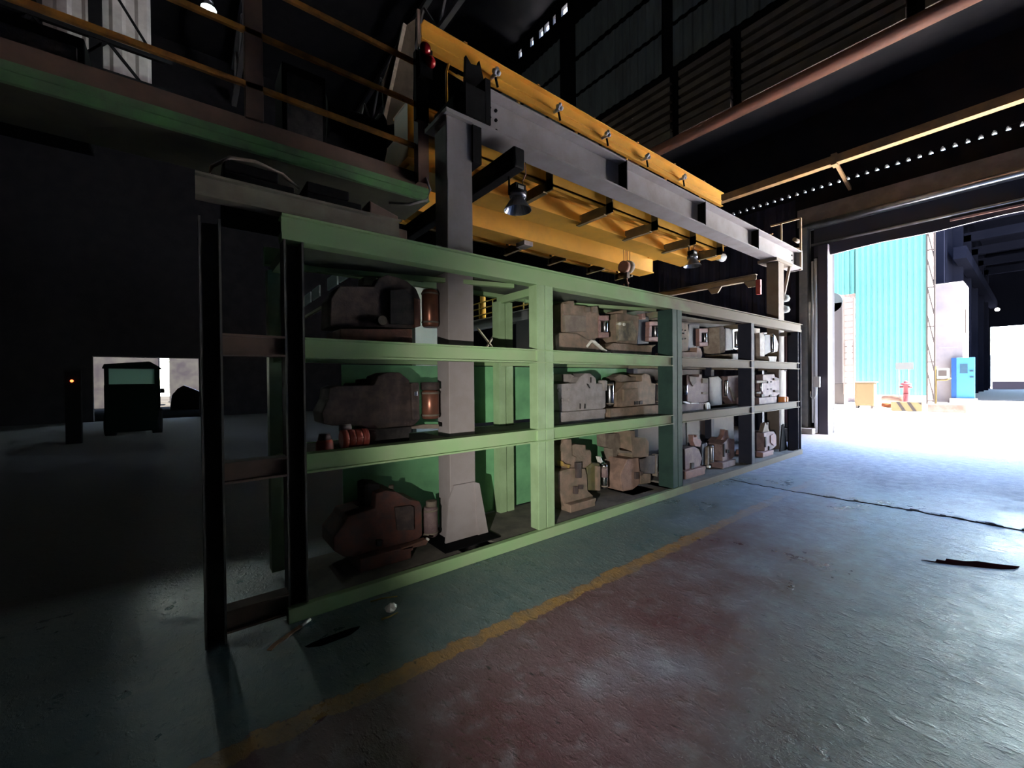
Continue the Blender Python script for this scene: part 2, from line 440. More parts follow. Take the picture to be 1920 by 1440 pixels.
tag(MB().prism(p, 0, .004, 'Z').build('floor_pothole', mat('pothole_red', (.03, .008, .01), .9, spec=0), base=(5.2, .35, 0)), 'ragged dark red gouge in the floor near the right edge', 'gouge')
# ================================================================ STORAGE RACK
YF, YB = 3.08, 3.92
rk = thing('storage_rack', 'long green three tier steel rack holding rusty machine blocks', 'rack', (0, YF, 0))
WORLD[rk.name] = Vector((0, YF, 0))
PGRN = mat('post_green', (.33, .47, .26), .45, 0, (.26, .37, .2), 3)
PTEAL = mat('post_teal', (.03, .06, .05), .7, 0, (.022, .042, .038), 3, spec=.1)
PDARK = mat('post_navy', (.018, .02, .034), .7, 0, (.025, .026, .04), 4, spec=.15)
def cpost(x0, x1, z1, m_):
    MB().box(x0, x0+.012, YF, YF+.14, 0, z1).box(x1-.012, x1, YF, YF+.14, 0, z1).box(x0, x1, YF+.12, YF+.14, 0, z1).build('post', m_, rk)
PLEFT = mat('post_left', (.06, .055, .05), .7, 0, (.035, .032, .03), 6)
cpost(.06, .17, 2.6, PLEFT); cpost(.51, .63, 2.55, PLEFT)
def bpost(x0, x1, m_, y1=3.2):
    MB().box(x0, x1, YF-.004, y1, .1, 2.55).build('post', m_, rk, .004)
bpost(2.735, 2.838, PGRN); bpost(2.852, 2.955, PGRN)
bpost(5.19, 5.305, PTEAL, 3.3); bpost(5.318, 5.435, PTEAL, 3.25)
bpost(7.69, 7.81, PDARK, 3.3)
MB().box(9.95, 9.965, YF, YF+.2, 0, 2.55).box(10.105, 10.12, YF, YF+.2, 0, 2.55).box(9.95, 10.12, YF+.18, YF+.2, 0, 2.55).build('post', PDARK, rk)
for x0, x1 in ((.51, .6), (2.78, 2.87), (2.89, 2.98), (5.3, 5.4), (7.69, 7.8), (10.0, 10.1)):
    MB().box(x0, x1, YB-.14, YB-.02, .08, 2.5).build('rear_post', PGRN if x0 < 5 else PDARK, rk)
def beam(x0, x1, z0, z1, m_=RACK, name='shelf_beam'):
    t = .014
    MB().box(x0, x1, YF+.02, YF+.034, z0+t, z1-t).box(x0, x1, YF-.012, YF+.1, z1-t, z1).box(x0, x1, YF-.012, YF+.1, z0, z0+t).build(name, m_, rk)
LB = mat('left_beam_brown', (.10, .06, .045), .7, 0, (.07, .045, .035), 5)
for z0, z1 in ((1.77, 1.905), (.98, 1.11)):
    beam(.17, .51, z0, z1, LB); beam(.63, 5.19, z0, z1); beam(5.435, 10.02, z0, z1)
    MB().box(.63, 10.0, YB-.04, YB, z0, z1-.03).build('rear_beam', RACK, rk)
beam(.17, .51, .06, .2, LB)
t = .014
MB().box(.5, 10.16, YF+.015, YF+.03, 2.6, 2.7).box(.5, 10.16, YF-.02, YF+.12, 2.7, 2.714).box(.5, 10.16, YF+.0, YF+.12, 2.55, 2.60).build('top_beam', RACK, rk)
MB().box(.5, 10.1, YB-.06, YB, 2.56, 2.7).build('top_beam', RACK, rk)
MB().box(.5, 10.1, YF-.03, YF+.03, 0, .10).build('sill', RACK, rk, .006)
for z in (2.5, 1.76, .97):
    for x in (2.845, 5.31, 7.75, 9.98, .57):
        MB().box(x-.03, x+.03, YF+.13, YB-.06, z-.02 if z > 2.4 else z, z+.06).build('cross_member', RACK, rk)
for (x0, x1) in ((.64, 1.88), (2.24, 5.18), (5.45, 9.8)):
    MB().box(x0, x1, YF+.04, YB-.05, .06, .088).build('floor_plate', DUSTP, rk)
    MB().box(x0, x1, YF+.04, YB-.05, 1.04, 1.078).build('shelf_plate', DUSTP, rk)
    MB().box(x0, x1, YF+.1, YB-.05, 1.84, 1.878).build('shelf_plate', DUSTP, rk)
MB().box(.64, 1.88, YF+.13, YB-.07, 2.6, 2.62).box(2.24, 5.2, YF+.13, YB-.07, 2.6, 2.62).build('top_plate', mat('olive_plate', (.11, .13, .09), .7, 0, (.08, .09, .065), 3), rk)
for x0, x1 in ((1.1, 5.3),):
    MB().box(x0, x1, YB-.012, YB-.002, 1.12, 1.76).build('back_panel', GPANEL, rk)
    MB().box(x0, x1, YB-.012, YB-.002, .09, .97).build('back_panel', GPANEL, rk)
MB().box(5.42, 7.6, YB-.012, YB-.002, 1.12, 1.76).build('back_panel', BPANEL, rk)
MB().box(5.42, 7.0, YB-.012, YB-.002, .09, .97).build('back_panel', BPANEL, rk)
MB().box(7.05, 8.9, YB-.012, YB-.002, .09, .97).build('back_panel', BPANEL, rk)
MB().bar((.7, YB-.1, 2.55), (2.6, YF+.2, 2.55), .05, .04).build('diagonal_brace', RACK, rk)
MB().bar((3.2, YB-.1, 2.55), (5.1, YF+.2, 2.55), .05, .04).build('diagonal_brace', RACK, rk)
MB().bar((5.6, YB-.1, 2.55), (7.5, YF+.2, 2.55), .05, .04).build('diagonal_brace', RACK, rk)
# things lying on top of the rack's left end
lb = MB().box(.05, 1.32, 3.10, 3.114, 2.73, 2.84).box(.05, 1.32, 3.06, 3.16, 2.716, 2.73).box(.05, 1.32, 3.06, 3.16, 2.84, 2.854)
tag(lb.build('spare_beam', mat('spare_steel', (.11, .10, .075), .7, 0, (.08, .065, .05), 4), base=(.6, 3.1, 2.716)), 'spare steel section lying along the top of the rack at its left end', 'beam')
for x0, x1, lab in ((.2, .62, 'black lidded box under the cable hoop on top of the rack'), (.7, 1.1, 'black lidded box further right on top of the rack, beside the brown block')):
    t_ = thing('storage_box', lab, 'box', ((x0+x1)/2, 3.45, 2.716), 'black boxes on top of the rack')
    MB().box(x0, x1, 3.3, 3.6, 2.716, 3.0).build('body', BLK, t_, .01); MB().box(x0, x1-.1, 3.29, 3.61, 3.0, 3.07).build('lid', BLK, t_, .01)
tag(MB().prism([(1.16, 2.716), (1.48, 2.716), (1.48, 2.88), (1.4, 2.88), (1.4, 2.98), (1.16, 3.05)], 3.3, 3.5).build('cast_block', BROWN, None, .01, (1.3, 3.4, 2.716)), 'dusty brown stepped casting on top of the rack near the grey column', 'casting')
tag(MB().tube([(.1, 3.3, 2.86), (.14, 3.3, 3.0), (.24, 3.3, 3.09), (.38, 3.3, 3.11), (.55, 3.32, 3.08), (.66, 3.35, 3.02)], .012, 8).build('cable_loop', mat('brown_cable', (.13, .1, .08), .6), base=(.3, 3.3, 2.86)), 'brown cable arching over the first black box on the rack top', 'cable')

# outlines in metres: (P, part, material, front y, thickness, (x,z) outline) / (C, part, material, x, y, z0, z1, radius) / (D, part, material, x, y, z, radius, depth)
MACH = [
 ('top', 'dark rusty machine block with a domed top, at the left end of the top shelf', [
  ('P','body','dark',3.5,0.3,[(0.91,2.27),(0.98,2.38),(1.26,2.41),(1.3,2.49),(1.38,2.53),(1.48,2.52),(1.56,2.5),(1.65,2.44),(1.69,2.35),(1.69,2.12),(1.62,2.08),(0.9,2.04)]),
  ('P','cap_block','dust',3.6,0.15,[(1.21,2.51),(1.32,2.53),(1.32,2.44),(1.2,2.43)]),
  ('P','side_plate','dark2',3.47,0.04,[(1.39,2.39),(1.53,2.42),(1.61,2.35),(1.61,2.11),(1.39,2.1)]),
  ('P','shoulder','rust',3.46,0.2,[(1.61,2.35),(1.67,2.34),(1.67,2.1),(1.61,2.08)]),
  ('P','base','rust',3.4,0.4,[(0.95,2.02),(1.56,2.06),(1.56,1.88),(0.95,1.88)]),
  ('C','drum','copper',1.82,3.57,2.111,2.466,0.078),
  ('D','bolt','dust',1.31,3.44,2.12,0.04,0.05),
 ]),
 ('mid', 'dark machine with a rounded hump and copper drum, behind the red ribbed roll', [
  ('P','body','dark',3.5,0.3,[(0.83,1.36),(0.88,1.46),(0.89,1.55),(0.95,1.57),(1.25,1.57),(1.29,1.65),(1.37,1.68),(1.48,1.68),(1.57,1.61),(1.58,1.55),(1.66,1.54),(1.66,1.24),(1.59,1.18),(1.2,1.2),(1.14,1.23),(0.91,1.25),(0.84,1.27)]),
  ('P','cap_block','dark2',3.6,0.15,[(1.17,1.62),(1.24,1.63),(1.24,1.56),(1.06,1.57),(1.08,1.59),(1.17,1.59)]),
  ('P','shoulder','dark',3.46,0.2,[(1.57,1.58),(1.59,1.59),(1.64,1.59),(1.65,1.57),(1.65,1.25),(1.58,1.25)]),
  ('P','base','dark2',3.42,0.4,[(1.18,1.08),(1.53,1.08),(1.53,1.146),(1.55,1.152),(1.55,1.2),(1.18,1.2)]),
  ('P','arm','dust',3.42,0.05,[(1.55,1.2),(1.68,1.21),(1.82,1.2),(1.82,1.16),(1.55,1.18)]),
  ('C','drum','copper',1.801,3.552,1.245,1.517,0.081),
  ('C','drum_cap','dark',1.793,3.538,1.518,1.591,0.088),
  ('P','latch','steel',3.44,0.03,[(1.59,1.51),(1.62,1.51),(1.62,1.47),(1.59,1.47)]),
 ]),
 ('low', 'reddish rusty machine block with a stubby turret, left bay of the bottom tier', [
  ('P','body','red',3.4,0.36,[(0.88,0.39),(0.97,0.49),(0.99,0.53),(1.21,0.55),(1.22,0.67),(1.3,0.68),(1.4,0.65),(1.52,0.56),(1.61,0.53),(1.63,0.48),(1.63,0.22),(1.54,0.16),(1.08,0.18),(0.96,0.21),(0.88,0.28)]),
  ('P','turret','dark2',3.5,0.2,[(1.16,0.73),(1.2,0.74),(1.29,0.72),(1.3,0.52),(1.16,0.54)]),
  ('P','side_plate','dark',3.37,0.04,[(1.37,0.53),(1.51,0.52),(1.54,0.5),(1.54,0.3),(1.39,0.33)]),
  ('P','base','red',3.3,0.5,[(1.05,0.09),(1.48,0.09),(1.48,0.151),(1.5,0.156),(1.5,0.2),(1.05,0.2)]),
  ('C','drum','mauve',1.751,3.482,0.165,0.441,0.07),
  ('C','drum_cap','dust',1.767,3.486,0.433,0.49,0.051),
  ('C','lug','dust',1.397,3.521,0.61,0.689,0.023),
  ('P','hatch','dark2',3.37,0.04,[(1.21,0.29),(1.26,0.28),(1.25,0.23),(1.21,0.24)]),
  ('P','arm','rust',3.3,0.06,[(1.39,0.2),(1.62,0.22),(1.64,0.2),(1.62,0.17),(1.41,0.18)]),
  ('D','arm_tip','pale',1.63,3.28,0.22,0.01,0.04),
 ]),
 ('top', 'pinkish brown machine with a loose lever on its foot, top shelf', [
  ('P','body','tan',3.45,0.3,[(3.48,2.5),(3.58,2.5),(3.58,2.54),(3.67,2.55),(3.67,2.5),(3.87,2.51),(3.9,2.5),(3.96,2.51),(4.03,2.52),(4.11,2.51),(4.12,2.43),(4.15,2.41),(4.14,2.14),(4.06,2.12),(4.02,2.05),(3.49,2.03),(3.48,2.17)]),
  ('P','side_plate','dust',3.42,0.04,[(3.47,2.36),(3.84,2.38),(3.84,2.19),(3.48,2.16)]),
  ('P','foot','tan',3.38,0.45,[(3.28,2.11),(3.35,2.14),(3.62,2.15),(3.78,2.1),(3.96,2.04),(4.08,2.02),(4.08,1.98),(4.05,1.88),(3.32,1.88),(3.28,2.01)]),
  ('P','drum_frame','rosy',3.44,0.1,[(4.1,2.41),(4.31,2.43),(4.31,2.36),(4.1,2.35)]),
  ('P','drum_frame','rosy',3.44,0.1,[(4.1,2.2),(4.31,2.21),(4.31,2.14),(4.1,2.13)]),
  ('P','drum_post','rosy',3.44,0.1,[(4.1,2.35),(4.15,2.35),(4.15,2.2),(4.1,2.2)]),
  ('C','drum','steel',4.277,3.486,2.208,2.374,0.041),
  ('P','lug','dust',3.42,0.05,[(3.86,2.49),(3.93,2.5),(3.93,2.44),(3.86,2.43)]),
  ('P','lug','dust',3.42,0.05,[(3.98,2.51),(4.06,2.52),(4.06,2.44),(3.98,2.43)]),
 ]),
 ('top', 'mottled tan machine with twin white nozzles, top shelf', [
  ('P','body','tan',3.45,0.3,[(4.48,2.47),(4.61,2.48),(4.61,2.53),(4.7,2.54),(4.7,2.49),(4.97,2.48),(4.96,2.3),(4.92,2.08),(4.48,2.07)]),
  ('P','side_plate','mottle',3.42,0.04,[(4.47,2.36),(4.78,2.4),(4.88,2.25),(4.83,2.13),(4.48,2.11)]),
  ('P','rear_housing','navy',3.5,0.25,[(5.04,2.5),(5.29,2.51),(5.28,2.11),(5.0,2.09)]),
  ('P','lug','rosy',3.45,0.08,[(5.04,2.52),(5.13,2.53),(5.13,2.45),(5.04,2.44)]),
  ('P','drum_frame','rosy',3.44,0.1,[(5.2,2.42),(5.39,2.44),(5.5,2.43),(5.5,2.39),(5.2,2.36)]),
  ('P','drum_frame','rosy',3.44,0.1,[(5.19,2.2),(5.5,2.22),(5.5,2.15),(5.19,2.14)]),
  ('P','drum_post','rosy',3.44,0.1,[(5.2,2.36),(5.27,2.37),(5.26,2.2),(5.19,2.2)]),
  ('C','drum','steel',5.422,3.484,2.21,2.393,0.044),
  ('D','nozzle','pale',4.49,3.4,2.33,0.02,0.06),
  ('D','nozzle','pale',4.58,3.4,2.33,0.02,0.06),
  ('P','foot','tan',3.38,0.45,[(4.16,2.0),(4.32,2.07),(4.8,2.07),(4.86,2.06),(5.29,2.09),(5.18,2.04),(5.15,1.88),(4.44,1.88),(4.18,1.98)]),
 ]),
 ('mid', 'pale grey machine block with a flat bolted face, on the middle shelf', [
  ('P','body','greyp',3.5,0.3,[(3.42,1.55),(3.74,1.56),(3.81,1.63),(3.91,1.68),(4.0,1.68),(4.11,1.62),(4.12,1.55),(4.3,1.55),(4.3,1.24),(4.17,1.19),(3.61,1.21),(3.46,1.23),(3.42,1.44)]),
  ('P','cap_block','greyp',3.62,0.15,[(3.62,1.67),(3.78,1.67),(3.87,1.64),(3.88,1.56),(3.62,1.58)]),
  ('C','shoulder','greyp',4.284,3.537,1.451,1.589,0.059),
  ('C','drum','steel',4.451,3.552,1.233,1.567,0.052),
  ('P','base','greyp',3.45,0.4,[(3.4,1.08),(4.22,1.08),(4.22,1.157),(4.24,1.164),(4.24,1.22),(3.4,1.22)]),
  ('D','bolt','greyp',3.44,3.48,1.48,0.02,0.03),
  ('D','bolt','greyp',3.61,3.48,1.48,0.01,0.03),
  ('D','bolt','greyp',3.5,3.48,1.36,0.02,0.03),
  ('D','bolt','greyp',3.61,3.48,1.36,0.02,0.03),
  ('P','slot','dark2',3.485,0.02,[(3.8,1.31),(3.81,1.3),(3.81,1.24),(3.8,1.24)]),
  ('P','slot','dark2',3.485,0.02,[(3.89,1.3),(3.9,1.3),(3.9,1.24),(3.88,1.24)]),
  ('P','slot','dark2',3.485,0.02,[(3.93,1.55),(3.96,1.54),(3.99,1.49),(3.98,1.49),(3.95,1.52)]),
  ('P','slot','dark2',3.485,0.02,[(4.0,1.63),(4.01,1.63),(4.01,1.56),(4.0,1.56)]),
 ]),
 ('mid', 'dusty brown machine with sloped shoulder, right of the pale grey machine', [
  ('P','body','tan',3.5,0.3,[(4.52,1.42),(4.62,1.48),(4.72,1.56),(5.1,1.57),(5.1,1.66),(5.18,1.68),(5.29,1.66),(5.33,1.59),(5.34,1.54),(5.44,1.53),(5.43,1.23),(4.64,1.22),(4.52,1.23)]),
  ('P','cap_block','dust',3.6,0.15,[(4.6,1.62),(4.74,1.67),(4.88,1.66),(4.97,1.63),(5.25,1.64),(5.25,1.56),(4.74,1.56)]),
  ('P','side_plate','tan',3.47,0.04,[(4.65,1.46),(4.98,1.47),(4.98,1.32),(4.65,1.3)]),
  ('P','hatch','dark2',3.48,0.03,[(4.91,1.29),(5.0,1.29),(4.99,1.24),(4.91,1.24)]),
  ('P','hatch','dark2',3.48,0.03,[(5.03,1.29),(5.09,1.29),(5.09,1.24),(5.02,1.24)]),
  ('C','drum','steel',5.562,3.523,1.22,1.565,0.044),
  ('P','base','tan',3.44,0.4,[(4.31,1.08),(5.42,1.08),(5.42,1.157),(5.44,1.164),(5.44,1.22),(4.31,1.22)]),
 ]),
 ('low', 'tan machine rising in steps beside a banded steel drum, bottom tier', [
  ('P','turret','tan',3.4,0.3,[(3.36,0.84),(3.44,0.91),(3.55,0.9),(3.56,0.82),(3.56,0.71),(3.63,0.68),(3.62,0.52),(3.41,0.58),(3.39,0.77),(3.36,0.78)]),
  ('P','block','tan',3.42,0.3,[(3.59,0.82),(3.63,0.83),(3.82,0.8),(3.82,0.74),(3.9,0.73),(3.92,0.7),(3.92,0.54),(3.85,0.52),(3.59,0.52)]),
  ('P','body','tan',3.36,0.3,[(3.28,0.56),(3.5,0.57),(3.74,0.53),(3.77,0.45),(3.78,0.26),(3.88,0.18),(3.86,0.15),(3.66,0.16),(3.39,0.14),(3.28,0.36)]),
  ('P','hatch','dark',3.33,0.04,[(3.56,0.63),(3.64,0.62),(3.64,0.44),(3.56,0.45)]),
  ('P','hatch','dark',3.33,0.04,[(3.52,0.36),(3.58,0.35),(3.58,0.26),(3.52,0.27)]),
  ('P','hatch','dark',3.33,0.04,[(3.61,0.36),(3.67,0.35),(3.67,0.3),(3.61,0.31)]),
  ('P','valve','ochre',3.36,0.1,[(3.36,0.67),(3.41,0.63),(3.49,0.61),(3.47,0.57),(3.37,0.61)]),
  ('P','shoulder','olive',3.4,0.2,[(3.82,0.53),(3.92,0.57),(4.04,0.55),(4.06,0.51),(4.06,0.2),(3.82,0.25)]),
  ('P','flange','tan',3.36,0.06,[(3.96,0.53),(4.02,0.52),(4.01,0.22),(3.96,0.23)]),
  ('C','drum','steel',4.195,3.449,0.192,0.516,0.045),
  ('C','drum_band','mauve',4.186,3.441,0.347,0.47,0.048),
  ('P','lug','pale',3.45,0.05,[(4.09,0.62),(4.13,0.62),(4.18,0.54),(4.13,0.53)]),
  ('P','base','tan',3.27,0.5,[(3.39,0.09),(3.81,0.09),(3.81,0.14),(3.83,0.144),(3.83,0.18),(3.39,0.18)]),
 ]),
 ('low', 'rosy brown machine with a tall rear housing, left of the dark double post', [
  ('P','rear_housing','dust',3.6,0.15,[(4.4,0.87),(4.95,0.83),(4.95,0.69),(5.01,0.58),(4.71,0.6),(4.57,0.43),(4.55,0.65),(4.41,0.69)]),
  ('P','turret','tan',3.42,0.3,[(4.7,0.9),(4.82,0.89),(4.82,0.8),(5.07,0.77),(5.15,0.7),(5.14,0.5),(4.97,0.47),(4.75,0.52),(4.73,0.74)]),
  ('P','body','rosyt',3.36,0.3,[(4.42,0.37),(4.56,0.54),(4.81,0.53),(4.84,0.34),(4.84,0.17),(4.68,0.12),(4.46,0.13),(4.42,0.28)]),
  ('P','shoulder','dark',3.42,0.2,[(4.9,0.52),(5.3,0.5),(5.3,0.23),(4.93,0.28)]),
  ('P','block','tan',3.38,0.3,[(4.87,0.3),(5.13,0.26),(5.12,0.13),(4.88,0.15)]),
  ('P','hatch','dark',3.33,0.04,[(4.7,0.35),(4.78,0.34),(4.78,0.25),(4.7,0.26)]),
  ('P','hatch','dark',3.35,0.04,[(4.84,0.34),(4.9,0.33),(4.9,0.28),(4.84,0.28)]),
  ('P','cap_block','dust',3.4,0.04,[(4.45,0.67),(4.7,0.62),(4.73,0.59),(4.46,0.63)]),
  ('P','drum_post','dust',3.42,0.06,[(5.31,0.51),(5.36,0.51),(5.35,0.18),(5.31,0.19)]),
  ('C','drum','steel',5.498,3.46,0.172,0.513,0.038),
  ('P','base','tan',3.25,0.5,[(4.53,0.09),(4.98,0.09),(4.98,0.09),(5.0,0.09),(5.0,0.09),(4.53,0.09)]),
 ]),
 ('top', 'narrow machine with a perforated face, top shelf just right of the dark double post', [
  ('P','body','tan',3.45,0.25,[(6.01,2.48),(6.13,2.49),(6.17,2.47),(6.27,2.49),(6.32,2.3),(6.27,2.04),(6.01,2.01)]),
  ('P','rear_housing','navy',3.5,0.3,[(6.4,2.48),(6.74,2.51),(6.73,2.08),(6.36,2.05)]),
  ('D','port','dark2',6.08,3.43,2.36,0.01,0.03),
  ('D','port','dark2',6.18,3.43,2.36,0.01,0.03),
  ('D','port','dark2',6.09,3.43,2.22,0.01,0.03),
  ('D','port','dark2',6.18,3.43,2.23,0.01,0.03),
  ('D','nozzle','pale',6.11,3.41,2.31,0.01,0.05),
  ('P','drum_frame','rosy',3.44,0.1,[(6.61,2.42),(6.9,2.44),(6.9,2.37),(6.61,2.35)]),
  ('P','drum_frame','rosy',3.44,0.1,[(6.61,2.19),(6.9,2.21),(6.9,2.14),(6.61,2.13)]),
  ('P','drum_post','rosy',3.44,0.08,[(6.61,2.35),(6.69,2.36),(6.69,2.2),(6.61,2.19)]),
  ('C','drum','steel',6.864,3.476,2.202,2.379,0.036),
  ('P','base','rosyt',3.38,0.45,[(5.94,2.01),(6.41,2.02),(6.43,2.1),(6.54,2.09),(6.59,2.02),(6.59,1.98),(6.54,1.88),(5.94,1.88)]),
 ]),
 ('top', 'black cased machine with pale side plate and round cover, left of the lone dark post', [
  ('P','side_plate','cream',3.42,0.3,[(7.25,2.49),(7.41,2.52),(7.47,2.46),(7.47,2.06),(7.28,2.03)]),
  ('P','body','navy',3.45,0.3,[(7.54,2.5),(7.84,2.52),(7.85,2.12),(7.54,2.09)]),
  ('P','drum_frame','steeld',3.44,0.06,[(7.81,2.49),(7.93,2.53),(8.07,2.51),(8.07,2.48),(7.87,2.45),(7.87,2.16),(8.07,2.15),(7.95,2.12),(7.83,2.14)]),
  ('C','drum','steel',8.045,3.475,2.172,2.503,0.038),
  ('P','round_cover','tan',3.5,0.06,[(8.22,2.47),(8.34,2.48),(8.44,2.45),(8.5,2.4),(8.46,2.34),(8.39,2.28),(8.37,2.17),(8.33,2.09),(8.22,2.14)]),
  ('P','base','cream',3.38,0.45,[(7.55,2.03),(8.04,2.05),(8.04,2.01),(7.96,2.0),(7.96,1.88),(7.63,1.88),(7.63,1.99),(7.55,2.0)]),
 ]),
 ('top', 'small black cased machine with a slanted drum guard, rightmost on the top shelf', [
  ('P','side_plate','cream',3.2199999999999998,0.3,[(8.41,2.44),(8.59,2.46),(8.65,2.39),(8.64,2.01),(8.43,2.0)]),
  ('P','top_pipe','greyp',3.2199999999999998,0.08,[(8.54,2.45),(8.73,2.47),(8.77,2.45),(8.57,2.41)]),
  ('P','body','navy',3.28,0.25,[(8.81,2.44),(9.06,2.45),(9.09,2.11),(8.8,2.04)]),
  ('C','drum','steel',9.158,3.271,2.112,2.459,0.032),
  ('P','drum_guard','cream',3.3,0.06,[(9.26,2.49),(9.41,2.44),(9.55,2.29),(9.5,2.14),(9.2,2.09),(9.33,2.14)]),
  ('P','base','cream',3.1799999999999997,0.45,[(8.68,2.01),(9.12,2.02),(9.11,1.98),(9.05,1.88),(8.75,1.88),(8.73,1.97)]),
 ]),
 ('mid', 'mauve machine with white hoses along its foot, on the middle shelf', [
  ('P','body','mauve',3.52,0.25,[(6.38,1.66),(6.46,1.64),(6.75,1.63),(6.76,1.67),(6.85,1.67),(6.85,1.61),(7.07,1.6),(7.07,1.21),(6.72,1.16),(6.38,1.23)]),
  ('P','cap_block','dark',3.5,0.1,[(6.4,1.64),(6.61,1.63),(6.63,1.54),(6.52,1.47),(6.42,1.56)]),
  ('P','block','dust',3.5,0.08,[(6.83,1.6),(7.01,1.6),(7.01,1.52),(6.83,1.52)]),
  ('P','block','dust',3.5,0.08,[(6.82,1.37),(7.01,1.37),(7.01,1.33),(6.82,1.34)]),
  ('C','drum','steel',6.306,3.517,1.33,1.495,0.034),
  ('P','hose','white',3.45,0.04,[(6.12,1.24),(6.21,1.24),(6.33,1.21),(6.33,1.19),(6.12,1.22)]),
  ('P','hose','white',3.45,0.04,[(6.36,1.21),(6.61,1.2),(6.61,1.18),(6.36,1.19)]),
  ('P','hose','white',3.45,0.04,[(6.7,1.19),(6.84,1.19),(6.84,1.17),(6.7,1.17)]),
  ('P','handle','white',3.42,0.03,[(6.8,1.19),(6.89,1.2),(6.93,1.15),(6.93,1.08),(6.91,1.08),(6.88,1.15),(6.85,1.16),(6.85,1.08),(6.82,1.08)]),
  ('P','base','mauve',3.45,0.4,[(6.06,1.08),(6.76,1.08),(6.76,1.146),(6.78,1.152),(6.78,1.2),(6.06,1.2)]),
 ]),
 ('mid', 'shadowed machine with one bright tube, middle shelf left of the lone dark post', [
  ('P','body','mauve',3.6,0.15,[(7.96,1.63),(8.07,1.64),(8.42,1.65),(8.53,1.6),(8.52,1.11),(8.17,1.11),(7.96,1.24)]),
  ('P','rear_housing','navy',3.6,0.25,[(7.26,1.62),(7.59,1.64),(7.74,1.57),(7.73,1.11),(7.25,1.11)]),
  ('P','side_plate','dust',3.58,0.04,[(7.99,1.43),(8.07,1.41),(8.28,1.23),(8.2,1.16),(8.12,1.26)]),
  ('C','drum','steel',7.807,3.562,1.272,1.56,0.029),
  ('P','base','navy',3.5,0.35,[(7.14,1.08),(7.95,1.08),(7.95,1.08),(7.97,1.08),(7.97,1.08),(7.14,1.08)]),
 ]),
 ('mid', 'compact mauve machine with a drilled face and tray, rightmost on the middle shelf', [
  ('P','body','mauve',3.25,0.25,[(8.63,1.66),(9.19,1.67),(9.22,1.62),(9.45,1.58),(9.45,1.27),(9.25,1.22),(8.63,1.24)]),
  ('P','block','dust',3.2199999999999998,0.08,[(9.1,1.59),(9.36,1.58),(9.36,1.55),(9.1,1.55)]),
  ('P','block','dust',3.2199999999999998,0.08,[(9.13,1.36),(9.36,1.35),(9.36,1.31),(9.13,1.32)]),
  ('P','drum_frame','dust',3.23,0.1,[(8.3,1.55),(8.76,1.55),(8.76,1.51),(8.3,1.5)]),
  ('P','drum_frame','dust',3.23,0.1,[(8.3,1.34),(8.49,1.34),(8.49,1.3),(8.3,1.31)]),
  ('C','drum','steel',8.568,3.259,1.338,1.498,0.024),
  ('D','port','dark2',8.83,3.23,1.51,0.02,0.03),
  ('D','port','dark2',9.0,3.23,1.52,0.01,0.03),
  ('D','port','dark2',8.83,3.23,1.38,0.01,0.03),
  ('D','port','dark2',9.0,3.23,1.38,0.01,0.03),
  ('P','hatch','dark2',3.23,0.03,[(8.52,1.29),(8.65,1.28),(8.65,1.23),(8.52,1.23)]),
  ('P','hatch','dark2',3.23,0.03,[(8.92,1.26),(9.0,1.26),(9.0,1.22),(8.92,1.23)]),
  ('P','base','mauve',3.1999999999999997,0.4,[(8.32,1.08),(9.15,1.08),(9.15,1.163),(9.17,1.17),(9.17,1.23),(8.32,1.23)]),
 ]),
 ('low', 'pink fronted machine with forked lug, bottom tier just right of the dark double post', [
  ('P','body','mauve',3.32,0.35,[(5.92,0.53),(6.2,0.54),(6.36,0.48),(6.45,0.32),(6.38,0.2),(5.94,0.19)]),
  ('P','lug','rosy',3.36,0.08,[(6.24,0.71),(6.27,0.71),(6.28,0.67),(6.35,0.67),(6.35,0.7),(6.38,0.7),(6.39,0.63),(6.47,0.62),(6.52,0.58),(6.47,0.5),(6.31,0.53),(6.25,0.61)]),
  ('P','shoulder','navy',3.38,0.25,[(6.56,0.53),(6.74,0.54),(6.76,0.18),(6.56,0.19)]),
  ('P','drum_frame','dust',3.34,0.06,[(6.67,0.47),(6.72,0.49),(6.72,0.18),(6.66,0.18)]),
  ('C','drum','steeld',6.865,3.374,0.192,0.481,0.031),
  ('P','hatch','dark2',3.3,0.03,[(6.08,0.3),(6.17,0.29),(6.17,0.2),(6.08,0.21)]),
  ('D','roller','pale',6.62,3.28,0.17,0.02,0.05),
  ('P','base','rosy',3.25,0.5,[(5.83,0.09),(6.41,0.09),(6.41,0.156),(6.43,0.162),(6.43,0.21),(5.83,0.21)]),
 ]),
 ('low', 'pink fronted machine with a tall forked lug, bottom tier left of the lone dark post', [
  ('C','drum','navy',7.395,3.528,0.09,0.49,0.066),
  ('P','body','mauve',3.32,0.3,[(7.12,0.47),(7.36,0.56),(7.59,0.52),(7.59,0.22),(7.51,0.19),(7.14,0.16)]),
  ('P','lug','rosy',3.36,0.08,[(7.31,0.71),(7.34,0.71),(7.35,0.67),(7.4,0.67),(7.41,0.69),(7.44,0.69),(7.44,0.6),(7.48,0.58),(7.47,0.51),(7.17,0.55),(7.28,0.62)]),
  ('P','slot','dark2',3.3,0.03,[(7.15,0.48),(7.19,0.48),(7.19,0.26),(7.15,0.26)]),
  ('P','slot','dark2',3.3,0.03,[(7.25,0.38),(7.28,0.37),(7.28,0.31),(7.25,0.32)]),
  ('P','slot','dark2',3.3,0.03,[(7.31,0.37),(7.35,0.36),(7.35,0.31),(7.31,0.31)]),
  ('P','base','mauve',3.25,0.5,[(6.99,0.09),(7.46,0.09),(7.46,0.145),(7.48,0.15),(7.48,0.19),(6.99,0.19)]),
 ]),
 ('low', 'pink fronted machine with a faceted nose, rightmost on the bottom tier', [
